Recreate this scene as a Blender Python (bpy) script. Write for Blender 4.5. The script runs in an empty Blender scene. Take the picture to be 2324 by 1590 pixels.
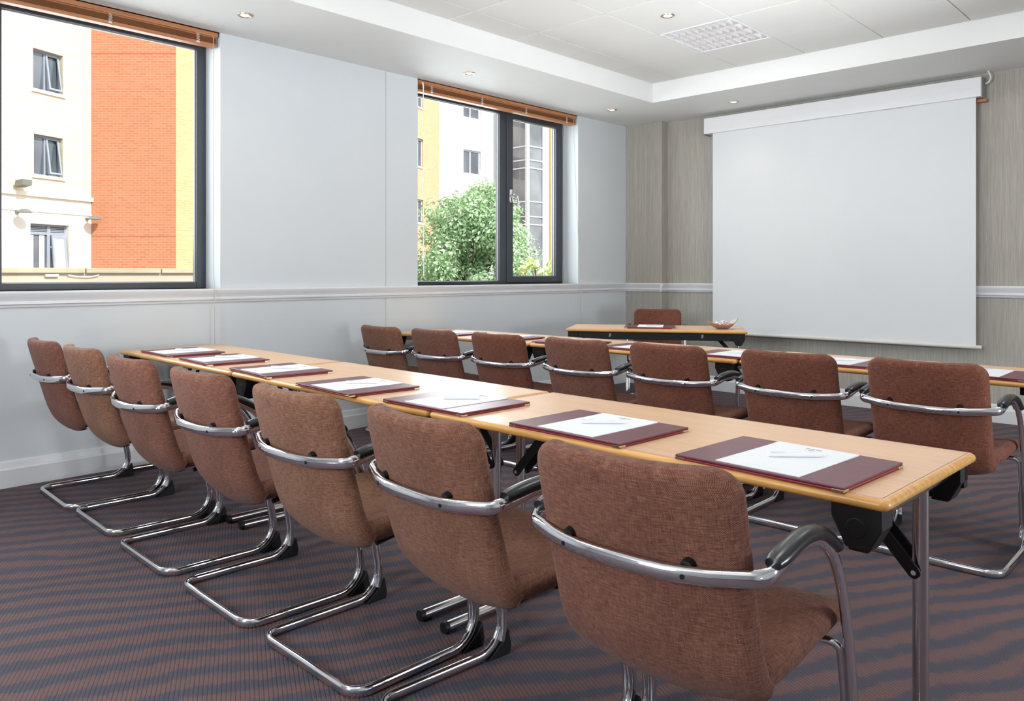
import bpy, bmesh, math, random
from mathutils import Vector, Matrix
PI = math.pi
random.seed(7)
SC = bpy.context.scene
COL = SC.collection
D = bpy.data

# ------------------------------------------------------------------ materials
def srgb(r, g, b):
    f = lambda c: (c/255/12.92) if c/255 <= 0.04045 else ((c/255+0.055)/1.055)**2.4
    return (f(r), f(g), f(b), 1.0)

class NT:
    def __init__(self, name):
        self.m = D.materials.new(name); self.m.use_nodes = True
        self.t = self.m.node_tree
        self.b = self.t.nodes['Principled BSDF']
        self.out = self.t.nodes['Material Output']
    def n(self, kind, **kw):
        nd = self.t.nodes.new('ShaderNode'+kind)
        for k, v in kw.items():
            if k in nd.inputs: nd.inputs[k].default_value = v
            else: setattr(nd, k, v)
        return nd
    def l(self, a, b): self.t.links.new(a, b)
    def set(self, **kw):
        for k, v in kw.items(): self.b.inputs[k.replace('_', ' ')].default_value = v
        return self
    def coords(self, which='Object', scale=(1, 1, 1), rot=(0, 0, 0)):
        tc = self.n('TexCoord'); mp = self.n('Mapping')
        mp.inputs['Scale'].default_value = scale; mp.inputs['Rotation'].default_value = rot
        self.l(tc.outputs[which], mp.inputs['Vector']); return mp.outputs['Vector']
    def ramp(self, fac, stops):
        r = self.n('ValToRGB'); e = r.color_ramp.elements
        while len(e) < len(stops): e.new(0.5)
        for i, (p, c) in enumerate(stops): e[i].position = p; e[i].color = c
        self.l(fac, r.inputs['Fac']); return r.outputs['Color']
    def noise(self, vec, scale, detail=3.0, rough=0.5):
        nd = self.n('TexNoise', Scale=scale, Detail=detail, Roughness=rough)
        self.l(vec, nd.inputs['Vector']); return nd.outputs['Fac']
    def math(self, op, a, b=None):
        nd = self.n('Math'); nd.operation = op
        for i, x in enumerate((a, b)):
            if x is None: continue
            if isinstance(x, (int, float)): nd.inputs[i].default_value = x
            else: self.l(x, nd.inputs[i])
        return nd.outputs[0]
    def mix(self, fac, a, b):
        nd = self.n('Mix'); nd.data_type = 'RGBA'
        for i, x in ((0, fac), (6, a), (7, b)):
            if hasattr(x, 'links'): self.l(x, nd.inputs[i])
            else: nd.inputs[i].default_value = x
        return nd.outputs[2]
    def bump(self, h, strength, dist=0.002):
        nd = self.n('Bump', Strength=strength, Distance=dist)
        self.l(h, nd.inputs['Height']); self.l(nd.outputs['Normal'], self.b.inputs['Normal'])
    def color(self, c): self.l(c, self.b.inputs['Base Color'])

def plain(name, rgb, rough=0.5, metal=0.0, spec=0.5, var=0.04, scale=6.0):
    t = NT(name); t.set(Roughness=rough, Metallic=metal, Specular_IOR_Level=spec)
    c = srgb(*rgb); v = t.coords()
    k = t.noise(v, scale, 4)
    d = tuple(x*(1-var) for x in c[:3])+(1,); u = tuple(min(1, x*(1+var)) for x in c[:3])+(1,)
    t.color(t.ramp(k, [(0.3, d), (0.7, u)]))
    return t.m

M = {}
M['wall'] = plain('wall_paint', (207, 212, 215), 0.55, var=0.012, scale=3)
M['trim'] = plain('trim_gloss_paint', (218, 219, 221), 0.32, var=0.01)
M['soffit'] = plain('soffit_paint', (222, 223, 221), 0.6, var=0.008)
M['tile_grid'] = plain('ceiling_grid', (168, 156, 136), 0.6)
M['chrome'] = plain('chrome', (226, 226, 230), 0.07, 1.0, var=0.01)
M['steel'] = plain('steel_tube', (202, 198, 198), 0.17, 1.0, var=0.02)
M['black'] = plain('black_plastic', (17, 17, 19), 0.5, spec=0.3, var=0.15, scale=25)
M['pad'] = plain('arm_pad_rubber', (30, 31, 33), 0.28, var=0.1)
M['anthracite'] = plain('anthracite_frame', (62, 66, 72), 0.38, var=0.05)
M['frame_bead'] = plain('frame_bead_grey', (168, 168, 170), 0.4)
M['alu_white'] = plain('white_powder_coat', (226, 226, 228), 0.35, var=0.01)
M['alu_grey'] = plain('grey_metal', (150, 148, 146), 0.4, 0.4)
M['screen'] = plain('screen_fabric', (218, 220, 222), 0.85, var=0.006)
M['screen_bar'] = plain('screen_bar', (212, 210, 204), 0.45)
M['paper'] = plain('note_paper', (230, 234, 238), 0.6, var=0.006)
M['ink'] = plain('print_ink', (120, 96, 100), 0.6)
M['ink_faint'] = plain('faint_print', (222, 224, 230), 0.6)
M['pen'] = plain('white_pen_plastic', (226, 227, 230), 0.25, var=0.01)
M['gold'] = plain('corner_metal', (226, 206, 176), 0.25, 1.0)
M['red'] = plain('red_leather', (138, 34, 48), 0.45, var=0.1)
M['cord'] = plain('beige_cord', (190, 180, 162), 0.7)
M['clear'] = plain('clear_plastic', (212, 205, 196), 0.2)
M['white_plastic'] = plain('white_plastic', (236, 234, 226), 0.3)
M['stone'] = plain('pale_stone', (236, 228, 212), 0.8, var=0.06, scale=0.8)
M['coping'] = plain('weathered_coping', (166, 154, 128), 0.85, var=0.14, scale=1.5)
M['parapet'] = plain('parapet_render', (180, 162, 144), 0.85, var=0.07, scale=1.2)
M['render_white'] = plain('white_render', (238, 238, 236), 0.8, var=0.02)
M['render_cream'] = plain('cream_render', (206, 180, 132), 0.8, var=0.05, scale=4)
M['grey_frame'] = plain('grey_window_frame', (150, 156, 168), 0.5)
M['pale_frame'] = plain('pale_mullion', (206, 212, 220), 0.4)
M['ground'] = plain('asphalt', (120, 118, 116), 0.9, var=0.2)
M['bark'] = plain('bark', (96, 82, 68), 0.9, var=0.3, scale=12)
M['curtain'] = plain('net_curtain', (222, 224, 230), 0.9, var=0.08)
M['flood'] = plain('grey_floodlight', (112, 113, 106), 0.5)
M['copper'] = plain('wood_bracket', (176, 112, 70), 0.5)
M['nickel'] = plain('downlight_ring', (200, 180, 160), 0.3, 1.0)
M['mint_white'] = plain('white_wrapper', (240, 232, 234), 0.3)
M['mint_red'] = plain('red_wrapper', (214, 92, 100), 0.3)
M['slat_dark'] = plain('slat_dark_wood', (122, 74, 38), 0.5, var=0.1)  # darker brown wood of the stacked slats

def emis(name, col, strength):
    t = NT(name); t.set(Base_Color=col, Emission_Color=col, Emission_Strength=strength, Roughness=0.3); return t.m
M['lamp_warm'] = emis('halogen_glow', srgb(255, 226, 190), 6.0)
M['tube'] = emis('fluorescent_tube', srgb(255, 252, 246), 9.0)

def m_tile():
    t = NT('mineral_tile'); t.set(Roughness=0.8)
    v = t.coords('Object'); f = t.noise(v, 160, 2); g = t.noise(v, 1.2, 2)
    t.color(t.mix(t.math('MULTIPLY', g, 0.7), srgb(220, 221, 219), srgb(212, 209, 202)))
    t.bump(f, 0.12, 0.001); return t.m
M['tile'] = m_tile()

def m_wallpaper():
    t = NT('grasscloth_wallpaper'); t.set(Roughness=0.7)
    a = t.noise(t.coords('Object', (260, 260, 7)), 1.0, 3, 0.6)
    b = t.noise(t.coords('Object', (90, 90, 2.2)), 1.0, 2)
    c = t.noise(t.coords('Object', (5, 5, 1.2)), 1.0, 2)
    s = t.math('ADD', t.math('MULTIPLY', a, 0.6), t.math('MULTIPLY', b, 0.4))
    col = t.ramp(s, [(0.34, srgb(150, 145, 136)), (0.5, srgb(166, 161, 151)), (0.66, srgb(184, 179, 168))])
    t.color(t.mix(t.math('MULTIPLY', c, 0.5), col, srgb(160, 156, 150)))
    t.bump(a, 0.25, 0.001); return t.m
M['paper_wall'] = m_wallpaper()

def m_carpet():
    t = NT('striped_carpet'); t.set(Roughness=0.8, Specular_IOR_Level=0.22)
    ang = math.radians(62.8)
    tc = t.n('TexCoord'); mp = t.n('Mapping')
    mp.inputs['Rotation'].default_value = (0, 0, -ang)      # x runs along the stripes, y across
    t.l(tc.outputs['Object'], mp.inputs['Vector'])
    sx = t.n('SeparateXYZ'); t.l(mp.outputs['Vector'], sx.inputs[0])
    X, Y = sx.outputs['X'], sx.outputs['Y']
    rib = 0.0125
    xq = t.math('MULTIPLY', t.math('FLOOR', t.math('DIVIDE', X, rib)), rib)   # stepped per rib
    cb = t.n('CombineXYZ'); t.l(xq, cb.inputs[0]); t.l(Y, cb.inputs[1])
    warp = t.n('TexNoise', Scale=1.1, Detail=2.0); t.l(cb.outputs[0], warp.inputs['Vector'])
    wv = t.n('TexNoise', Scale=26.0, Detail=1.0); t.l(cb.outputs[0], wv.inputs['Vector'])
    fine = t.noise(tc.outputs['Object'], 420, 2)
    y2 = t.math('ADD', Y, t.math('MULTIPLY', warp.outputs['Fac'], 0.32))
    y3 = t.math('ADD', y2, t.math('MULTIPLY', wv.outputs['Fac'], 0.042))
    s = t.math('SINE', t.math('MULTIPLY', y3, 2*PI/0.112))
    s = t.math('ADD', t.math('MULTIPLY', s, 0.5), 0.5)
    pt = t.noise(tc.outputs['Object'], 1.6, 3)
    pk = t.math('ADD', 0.35, t.math('MULTIPLY', pt, 1.1))
    s = t.math('ADD', t.math('MULTIPLY', t.math('SUBTRACT', s, 0.5), pk), 0.5)
    base = t.ramp(s, [(0.26, srgb(80, 79, 90)), (0.70, srgb(114, 90, 89))])
    rr = t.math('ADD', t.math('MULTIPLY', t.math('SINE', t.math('MULTIPLY', X, 2*PI/rib)), 0.5), 0.5)
    groove = t.math('POWER', rr, 4.0)
    base = t.mix(t.math('MULTIPLY', groove, 0.42), base, srgb(62, 58, 74))
    spk = t.ramp(fine, [(0.35, (0.72, 0.72, 0.72, 1)), (0.65, (1.2, 1.2, 1.2, 1))])
    mm = t.n('Mix'); mm.data_type = 'RGBA'; mm.blend_type = 'MULTIPLY'; mm.inputs[0].default_value = 1.0
    t.l(base, mm.inputs[6]); t.l(spk, mm.inputs[7])
    t.color(mm.outputs[2])
    t.bump(t.math('ADD', fine, t.math('MULTIPLY', groove, -0.8)), 0.5, 0.003)
    return t.m
M['carpet'] = m_carpet()

def m_fabric(name, dark, mid, light):
    t = NT(name); t.set(Roughness=0.92, Specular_IOR_Level=0.2, Sheen_Weight=0.08, Sheen_Roughness=0.5)
    tc = t.n('TexCoord'); sx = t.n('SeparateXYZ'); t.l(tc.outputs['UV'], sx.inputs[0])
    p = 0.0037
    wu = t.math('SINE', t.math('MULTIPLY', sx.outputs['X'], 2*PI/p))
    wv = t.math('SINE', t.math('MULTIPLY', sx.outputs['Y'], 2*PI/p))
    chk = t.math('ADD', t.math('MULTIPLY', t.math('MULTIPLY', wu, wv), 0.5), 0.5)
    def sl(sc):
        mp = t.n('Mapping'); mp.inputs['Scale'].default_value = sc
        t.l(tc.outputs['UV'], mp.inputs['Vector']); return t.noise(mp.outputs['Vector'], 1.0, 2, 0.6)
    a = sl((320, 40, 1)); b = sl((40, 320, 1)); c = sl((9, 9, 1))
    yarn = t.math('ADD', t.math('MULTIPLY', a, 0.42), t.math('MULTIPLY', b, 0.58))
    k = t.math('ADD', t.math('MULTIPLY', chk, 0.24), t.math('MULTIPLY', yarn, 0.76))
    k = t.math('ADD', k, t.math('MULTIPLY', t.math('SUBTRACT', c, 0.5), 0.12))
    t.color(t.ramp(k, [(0.29, srgb(*dark)), (0.5, srgb(*mid)), (0.71, srgb(*light))]))
    t.bump(chk, 0.45, 0.0012); return t.m
M['fab_red'] = m_fabric('brown_red_weave', (60, 34, 28), (115, 74, 60), (154, 112, 95))
M['fab_mid'] = m_fabric('brown_weave', (64, 38, 29), (119, 80, 63), (160, 119, 99))
M['fab_tan'] = m_fabric('tan_brown_weave', (68, 43, 32), (126, 87, 68), (170, 130, 107))
M['fab_deep'] = m_fabric('deep_brown_weave', (58, 31, 24), (110, 66, 51), (150, 100, 81))

def m_beech():
    t = NT('beech_laminate'); t.set(Roughness=0.3, Specular_IOR_Level=0.5)
    a = t.noise(t.coords('Object', (3.0, 60, 1)), 1.0, 4, 0.6); b = t.noise(t.coords('Object', (1.2, 4, 1)), 1.0, 2)
    col = t.ramp(a, [(0.35, srgb(214, 173, 136)), (0.65, srgb(226, 188, 152))])
    t.color(t.mix(t.math('MULTIPLY', b, 0.5), col, srgb(218, 175, 136))); return t.m
M['beech'] = m_beech()
def m_edge(name, c0, c1, rough=0.35, axis=(4, 60, 60)):
    t = NT(name); t.set(Roughness=rough)
    a = t.noise(t.coords('Object', axis), 1.0, 4, 0.6)
    t.color(t.ramp(a, [(0.35, srgb(*c0)), (0.65, srgb(*c1))])); return t.m
M['edge'] = m_edge('oak_edge', (196, 142, 74), (222, 172, 100))
M['blind'] = m_edge('blind_wood', (168, 110, 72), (188, 130, 90), 0.45, (60, 3, 60))
M['line'] = plain('edge_glue_line', (150, 96, 60), 0.5)
M['bowl'] = m_edge('bowl_wood', (150, 116, 94), (172, 140, 118), 0.45, (6, 30, 30))
M['bowl_in'] = plain('bowl_lining', (196, 190, 178), 0.4)

def m_leather():
    t = NT('burgundy_leather'); t.set(Roughness=0.36, Specular_IOR_Level=0.5)
    v = t.coords('Object'); a = t.noise(v, 700, 2); c = t.noise(v, 14, 2)
    t.color(t.ramp(c, [(0.3, srgb(92, 42, 53)), (0.7, srgb(106, 52, 63))])); t.bump(a, 0.25, 0.0006); return t.m
M['leather'] = m_leather()

def m_brick(name, c1, c2, mort, scale=1.0):
    t = NT(name); t.set(Roughness=0.85)
    tc = t.n('TexCoord'); br = t.n('TexBrick')
    t.l(tc.outputs['UV'], br.inputs['Vector'])
    br.inputs['Color1'].default_value = srgb(*c1); br.inputs['Color2'].default_value = srgb(*c2)
    br.inputs['Mortar'].default_value = srgb(*mort); br.inputs['Scale'].default_value = scale
    br.inputs['Mortar Size'].default_value = 0.010; br.inputs['Brick Width'].default_value = 0.225
    br.inputs['Row Height'].default_value = 0.075; br.inputs['Bias'].default_value = -0.1
    mp = t.n('Mapping'); mp.inputs['Scale'].default_value = (0.7, 0.9, 1)
    t.l(tc.outputs['UV'], mp.inputs['Vector']); k = t.noise(mp.outputs['Vector'], 1.0, 3)
    d = tuple(x*0.9 for x in srgb(*c1)[:3])+(1,)
    t.color(t.mix(t.math('MULTIPLY', k, 0.35), br.outputs['Color'], d)); return t.m
M['brick_orange'] = m_brick('orange_brick', (190, 122, 90), (178, 108, 76), (194, 140, 110))
M['brick_cream'] = m_brick('cream_brick', (222, 208, 178), (212, 194, 156), (220, 212, 192))
M['brick_peach'] = m_brick('peach_brick', (216, 164, 126), (206, 152, 112), (212, 176, 146))
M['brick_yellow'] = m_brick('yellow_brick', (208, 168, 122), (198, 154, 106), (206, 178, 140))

def m_glass():
    t = NT('window_glass'); tr = t.n('BsdfTransparent'); gl = t.n('BsdfGlossy', Roughness=0.0)
    tr.inputs['Color'].default_value = (0.95, 0.97, 0.97, 1)
    fr = t.n('Fresnel', IOR=1.06); ms = t.n('MixShader')
    t.l(fr.outputs[0], ms.inputs[0]); t.l(tr.outputs[0], ms.inputs[1]); t.l(gl.outputs[0], ms.inputs[2])
    t.l(ms.outputs[0], t.out.inputs['Surface']); return t.m
M['glass'] = m_glass()
def m_pane(name, c, rough=0.05):
    t = NT(name); t.set(Roughness=rough, Specular_IOR_Level=0.8)
    k = t.noise(t.coords('Object'), 0.6, 3)
    t.color(t.ramp(k, [(0.3, srgb(*[int(x*0.72) for x in c])), (0.7, srgb(*c))])); return t.m
M['pane'] = m_pane('far_window_glass', (112, 116, 124))
M['tower_glass'] = m_pane('tower_glass', (132, 134, 138))
def m_leaf(name, c0, c1, c2):
    t = NT(name); t.set(Roughness=0.42)
    g = t.n('NewGeometry'); col = t.ramp(g.outputs['Random Per Island'], [(0.0, srgb(*c0)), (0.5, srgb(*c1)), (1.0, srgb(*c2))])
    t.color(col)
    tl = t.n('BsdfTranslucent'); t.l(col, tl.inputs['Color'])
    ms = t.n('MixShader'); ms.inputs[0].default_value = 0.3
    t.l(t.b.outputs[0], ms.inputs[1]); t.l(tl.outputs[0], ms.inputs[2]); t.l(ms.outputs[0], t.out.inputs['Surface'])
    return t.m
M['leaf'] = m_leaf('maple_leaf', (116, 150, 104), (168, 198, 148), (224, 234, 204))
M['leaf_y'] = m_leaf('lime_leaf', (182, 198, 124), (216, 226, 166), (240, 242, 208))

# ------------------------------------------------------------------ mesh helpers
def box(bm, lo, hi, mi=0, mat=None):
    x0, y0, z0 = lo; x1, y1, z1 = hi
    P = [(x0, y0, z0), (x1, y0, z0), (x1, y1, z0), (x0, y1, z0), (x0, y0, z1), (x1, y0, z1), (x1, y1, z1), (x0, y1, z1)]
    v = [bm.verts.new(mat @ Vector(p) if mat else p) for p in P]
    fs = [bm.faces.new([v[i] for i in q]) for q in ((0, 3, 2, 1), (4, 5, 6, 7), (0, 1, 5, 4), (1, 2, 6, 5), (2, 3, 7, 6), (3, 0, 4, 7))]
    for f in fs: f.material_index = mi
    return fs
def cbox(bm, c, s, mi=0, mat=None):
    return box(bm, [c[i]-s[i]/2 for i in range(3)], [c[i]+s[i]/2 for i in range(3)], mi, mat)
def prism(bm, pts, axis, a, b, mi=0):
    """polygon pts (2D) extruded along axis from a to b; axis 'x': pts=(y,z); 'y': (x,z); 'z': (x,y)"""
    mk = {'x': lambda p, t: (t, p[0], p[1]), 'y': lambda p, t: (p[0], t, p[1]), 'z': lambda p, t: (p[0], p[1], t)}[axis]
    A = [bm.verts.new(mk(p, a)) for p in pts]; B = [bm.verts.new(mk(p, b)) for p in pts]
    n = len(pts); fs = []
    for i in range(n): fs.append(bm.faces.new((A[i], A[(i+1) % n], B[(i+1) % n], B[i])))
    fs.append(bm.faces.new(A[::-1])); fs.append(bm.faces.new(B))
    for f in fs: f.material_index = mi
    return fs
def loft(bm, rings, closed=False, caps=True, mi=0):
    R = [[bm.verts.new(p) for p in r] for r in rings]; n = len(R[0])
    rng = range(len(R)) if closed else range(len(R)-1)
    for i in rng:
        a, b = R[i], R[(i+1) % len(R)]
        for j in range(n):
            f = bm.faces.new((a[j], a[(j+1) % n], b[(j+1) % n], b[j])); f.material_index = mi
    if caps and not closed:
        for r in (R[0][::-1], R[-1]):
            f = bm.faces.new(r); f.material_index = mi
    return R
def tube(bm, pts, r, n=10, closed=False, mi=0):
    pts = [Vector(p) for p in pts]; N = len(pts); rings = []
    up = None
    for i in range(N):
        if closed: T = pts[(i+1) % N]-pts[i-1]
        else: T = pts[min(i+1, N-1)]-pts[max(i-1, 0)]
        T.normalize()
        if up is None:
            up = Vector((0, 0, 1)) if abs(T.z) < 0.9 else Vector((1, 0, 0))
        s = T.cross(up).normalized(); up = s.cross(T).normalized()
        rr = r[i] if isinstance(r, (list, tuple)) else r
        rings.append([pts[i]+s*math.cos(2*PI*k/n)*rr+up*math.sin(2*PI*k/n)*rr for k in range(n)])
    loft(bm, rings, closed, True, mi)
def cyl(bm, a, b, r, n=16, mi=0): tube(bm, [a, b], r, n, mi=mi)
def lathe(bm, prof, n=24, c=(0, 0, 0), mi=0):
    rings = [[(c[0]+r*math.cos(2*PI*k/n), c[1]+r*math.sin(2*PI*k/n), c[2]+z) for k in range(n)] for r, z in prof]
    loft(bm, rings, False, True, mi)
def fillet(P, R, n=6):
    P = [Vector(p) for p in P]; out = [P[0]]
    for i in range(1, len(P)-1):
        r = R[i] if isinstance(R, (list, tuple)) else R
        a = (P[i-1]-P[i]); b = (P[i+1]-P[i]); la, lb = a.length, b.length; a.normalize(); b.normalize()
        th = a.angle(b)
        if r <= 0 or th > PI-0.02: out.append(P[i]); continue
        d = min(r/math.tan(th/2), la*0.49, lb*0.49); rr = d*math.tan(th/2)
        c = P[i]+(a+b).normalized()*(rr/math.sin(th/2))
        s = P[i]+a*d-c; e = P[i]+b*d-c; ang = s.angle(e); ax = s.cross(e).normalized()
        for k in range(n+1): out.append(c+Matrix.Rotation(ang*k/n, 3, ax) @ s)
    out.append(P[-1]); return out
def crom(P, n=5):
    P = [Vector(p) for p in P]; Q = [P[0]*2-P[1]]+P+[P[-1]*2-P[-2]]; out = []
    for i in range(1, len(Q)-2):
        for k in range(n):
            t = k/n; a, b, c, d = Q[i-1:i+3]
            out.append(0.5*((2*b)+(c-a)*t+(2*a-5*b+4*c-d)*t*t+(3*b-a-3*c+d)*t**3))
    out.append(P[-1]); return out
def cube_uv(bm):
    uv = bm.loops.layers.uv.verify()
    for f in bm.faces:
        n = f.normal
        for l in f.loops:
            p = l.vert.co
            if abs(n.z) > 0.7: l[uv].uv = (p.x, p.y)
            else:
                t = Vector((-n.y, n.x, 0)).normalized(); l[uv].uv = (p.dot(t), p.z)
def obj(name, bm, mats, parent=None, smooth=None, bevel=0.0, uv=False, seg=2):
    bm.normal_update()
    bmesh.ops.recalc_face_normals(bm, faces=bm.faces[:])
    if uv: bm.normal_update(); cube_uv(bm)
    me = D.meshes.new(name); bm.to_mesh(me); bm.free()
    for m in (mats if isinstance(mats, (list, tuple)) else [mats]): me.materials.append(M[m] if isinstance(m, str) else m)
    if smooth:
        for p in me.polygons: p.use_smooth = True
        me.set_sharp_from_angle(angle=math.radians(smooth))
    o = D.objects.new(name, me); COL.objects.link(o)
    if parent: o.parent = parent
    if bevel:
        b = o.modifiers.new('bevel', 'BEVEL'); b.width = bevel; b.segments = seg; b.limit_method = 'ANGLE'; b.angle_limit = math.radians(40)
    return o
def B(): return bmesh.new()
def thing(name, label, cat, loc=(0, 0, 0), rz=0.0, group=None):
    o = D.objects.new(name, None); COL.objects.link(o); o.empty_display_size = 0.05
    o.location = loc; o.rotation_euler = (0, 0, rz); tag(o, label, cat, group); return o
def tag(o, label, cat, group=None):
    o['label'] = label; o['category'] = cat
    if group: o['group'] = group
    return o
def struct(name, bm, mats, parent=None, **kw):
    o = obj(name, bm, mats, parent, **kw)
    if not parent: o['kind'] = 'structure'
    return o
def dup(root, loc, rz, label, group=None, swap=None):
    r = root.copy(); COL.objects.link(r); r.location = loc; r.rotation_euler = (0, 0, rz); r['label'] = label
    if group: r['group'] = group
    def rec(src, dst):
        for ch in list(src.children):
            c = ch.copy(); COL.objects.link(c); c.parent = dst
            rec(ch, c)
    rec(root, r)
    if swap: swap(r)
    return r
def refab(root, mat):
    for c in root.children:
        if c.name.split('.')[0] in ('seat', 'backrest'):
            c.material_slots[0].link = 'OBJECT'; c.material_slots[0].material = M[mat]

# ------------------------------------------------------------------ room shell
XW, YW, YP, ZC, ZT = -5.007, 7.164, 7.05, 2.784, 2.962
XR, YN = 2.5, -3.5
b = B(); box(b, (XW-0.3, YN-0.2, -0.06), (XR+0.2, YW+0.2, 0.0)); struct('floor', b, 'carpet')

def wall_cells(bm, u0, u1, z0, z1, holes, mk):
    us = sorted({u0, u1}|{h[0] for h in holes}|{h[1] for h in holes}); zs = sorted({z0, z1}|{h[2] for h in holes}|{h[3] for h in holes})
    us = [u for u in us if u0 <= u <= u1]; zs = [z for z in zs if z0 <= z <= z1]
    for i in range(len(us)-1):
        run = None
        for j in range(len(zs)-1):
            um, zm = (us[i]+us[i+1])/2, (zs[j]+zs[j+1])/2
            if any(h[0] < um < h[1] and h[2] < zm < h[3] for h in holes):
                if run: mk(bm, us[i], us[i+1], run[0], run[1]); run = None
            else: run = (run[0], zs[j+1]) if run else (zs[j], zs[j+1])
        if run: mk(bm, us[i], us[i+1], run[0], run[1])
W1 = (0.10, 2.436); W2 = (4.128, 6.226); SILL = 1.080
TW = 0.30
b = B()
G = 0.004   # panel joint
segs = [(YN, 3.802), (3.802+G, YW)]
holes = [(W1[0], W1[1], SILL, ZC), (W2[0], W2[1], SILL, ZC)]
for s0, s1 in segs:
    wall_cells(b, s0, s1, 0.0, 3.2, holes, lambda bm, a, c, z0, z1: box(bm, (XW-TW, a, z0), (XW, c, z1)))
box(b, (XW-TW, 3.802, 0), (XW-0.012, 3.802+G, 3.2))
struct('wall_left', b, 'wall')
b = B(); box(b, (XW-TW, YW, 0), (XR+0.2, YW+0.2, 3.2)); struct('wall_front', b, 'paper_wall')
b = B(); box(b, (XW, YP, 0), (-4.545, YW, ZC)); struct('wall_pillar', b, 'paper_wall', bevel=0.004)
b = B(); box(b, (XR, YN-0.2, 0), (XR+0.2, YW, 3.2)); struct('wall_right', b, 'wall')
b = B(); box(b, (XW-TW, YN-0.2, 0), (XR, YN, 3.2)); struct('wall_rear', b, 'wall')

# ceiling: perimeter soffit with a raised tile field
OX0, OX1, OY0, OY1 = -4.118, 1.62, -2.70, 6.235
b = B()
for lo, hi in (((XW-TW, YN), (OX0, YW)), ((OX1, YN), (XR, YW)), ((OX0, YN), (OX1, OY0)), ((OX0, OY1), (OX1, YW))):
    box(b, (lo[0], lo[1], ZC), (hi[0], hi[1], 3.2))
struct('ceiling_soffit', b, 'soffit')
xs = [-3.852, -3.246, -2.655, -2.055, -1.468, -0.87, -0.27, 0.33, 0.93, 1.53]
ys = [5.624, 4.985, 4.33, 3.672, 3.02, 2.38, 1.75, 1.11, 0.47, -0.17, -0.81, -1.45, -2.09]
XS = [OX0]+xs+[OX1]; YS = [OY0]+ys[::-1]+[OY1]
LUM = [(-3.246, 4.985), (-3.246, 2.38), (-0.87, 4.985), (-0.87, 2.38), (-3.246, -0.17), (-0.87, -0.17)]
LUM_ALL = []
b = B()
for i in range(len(XS)-1):
    for j in range(len(YS)-1):
        if any(abs(XS[i]-lx) < 1e-6 and abs(YS[j]-ly) < 1e-6 for lx, ly in LUM):
            LUM_ALL.append((XS[i], XS[i+1], YS[j], YS[j+1])); continue
        box(b, (XS[i], YS[j], ZT+0.008), (XS[i+1], YS[j+1], ZT+0.03), 1)
        g = 0.005; dz = random.uniform(-0.0015, 0.0015)
        box(b, (XS[i]+g, YS[j]+g, ZT+dz), (XS[i+1]-g, YS[j+1]-g, ZT+0.02), 0)
struct('ceiling', b, ['tile', 'tile_grid'])

# skirting and dado rails
rail = [(0, 1.082), (0.032, 1.082), (0.037, 1.072), (0.034, 1.056), (0.024, 1.040), (0.020, 1.026), (0.024, 1.021), (0.024, 1.010), (0.014, 1.004), (0.012, 0.993), (0, 0.993)]
skirt = [(0, 0.146), (0.007, 0.144), (0.013, 0.132), (0.012, 0.112), (0.016, 0.104), (0.021, 0.099), (0.021, 0.0), (0, 0.0)]
def prof_left(bm, pf): prism(bm, [(XW+d, z) for d, z in pf], 'y', YN, YP)
def prof_front(bm, pf):
    prism(bm, [(YP-d, z) for d, z in pf], 'x', XW, -4.545+0.0)
    prism(bm, [(-4.545+d, z) for d, z in pf], 'y', YP-pf[1][0], YW)
    prism(bm, [(YW-d, z) for d, z in pf], 'x', -4.545, XR)
b = B(); prof_left(b, rail); box(b, (XW-0.21, W1[0], SILL-0.02), (XW+0.001, W1[1], SILL)); box(b, (XW-0.21, W2[0], SILL-0.02), (XW+0.001, W2[1], SILL))
struct('trim_1', b, 'trim', smooth=30)
b = B(); prof_front(b, rail); struct('trim_2', b, 'trim', smooth=30)
b = B(); prof_left(b, skirt); struct('baseboard_left', b, 'trim', smooth=30)
b = B(); prof_front(b, skirt); struct('baseboard_front', b, 'trim', smooth=30)

# ------------------------------------------------------------------ windows in the left wall
XF = XW-0.208                                   # inner face of the frames
def wframe(bm, y0, y1, z0, z1, w, x0, x1, mi=0):
    """w = (left,right,bottom,top) member widths"""
    l, r, bt, tp = w
    box(bm, (x0, y0, z0), (x1, y0+l, z1), mi); box(bm, (x0, y1-r, z0), (x1, y1, z1), mi)
    box(bm, (x0, y0+l, z0), (x1, y1-r, z0+bt), mi); box(bm, (x0, y0+l, z1-tp), (x1, y1-r, z1), mi)
def pane(bm, y0, y1, z0, z1, x): box(bm, (x-0.004, y0, z0), (x+0.004, y1, z1))
def bead(bm, y0, y1, z0, z1, x, t=0.006):
    wframe(bm, y0, y1, z0, z1, (t, t, t, t), x-0.012, x, 0)
b = B(); wframe(b, W1[0], W1[1], SILL, 2.79, (0.07, 0.065, 0.043, 0.085), XF-0.06, XF); box(b, (XF-0.06, 1.12, SILL+0.04), (XF, 1.231, 2.71))
w1 = struct('window_1', b, 'anthracite', bevel=0.004)
b = B(); bead(b, 1.231, 2.371, SILL+0.043, 2.705, XF-0.022); bead(b, 0.17, 1.12, SILL+0.043, 2.705, XF-0.022); struct('glazing_bead', b, 'frame_bead', w1)
b = B(); pane(b, 1.231, 2.371, SILL+0.043, 2.705, XF-0.045); struct('window_pane', b, 'glass', w1)
b = B(); pane(b, 0.17, 1.12, SILL+0.043, 2.705, XF-0.045); struct('window_pane', b, 'glass', w1)
b = B(); wframe(b, W2[0], W2[1], SILL, 2.79, (0.05, 0.018, 0.022, 0.085), XF-0.06, XF); box(b, (XF-0.06, 5.302, SILL+0.02), (XF, 5.40, 2.71)); box(b, (XF-0.06, 4.17, SILL+0.02), (XF, 5.31, SILL+0.032))
w2 = struct('window_2', b, 'anthracite', bevel=0.004)
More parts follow.
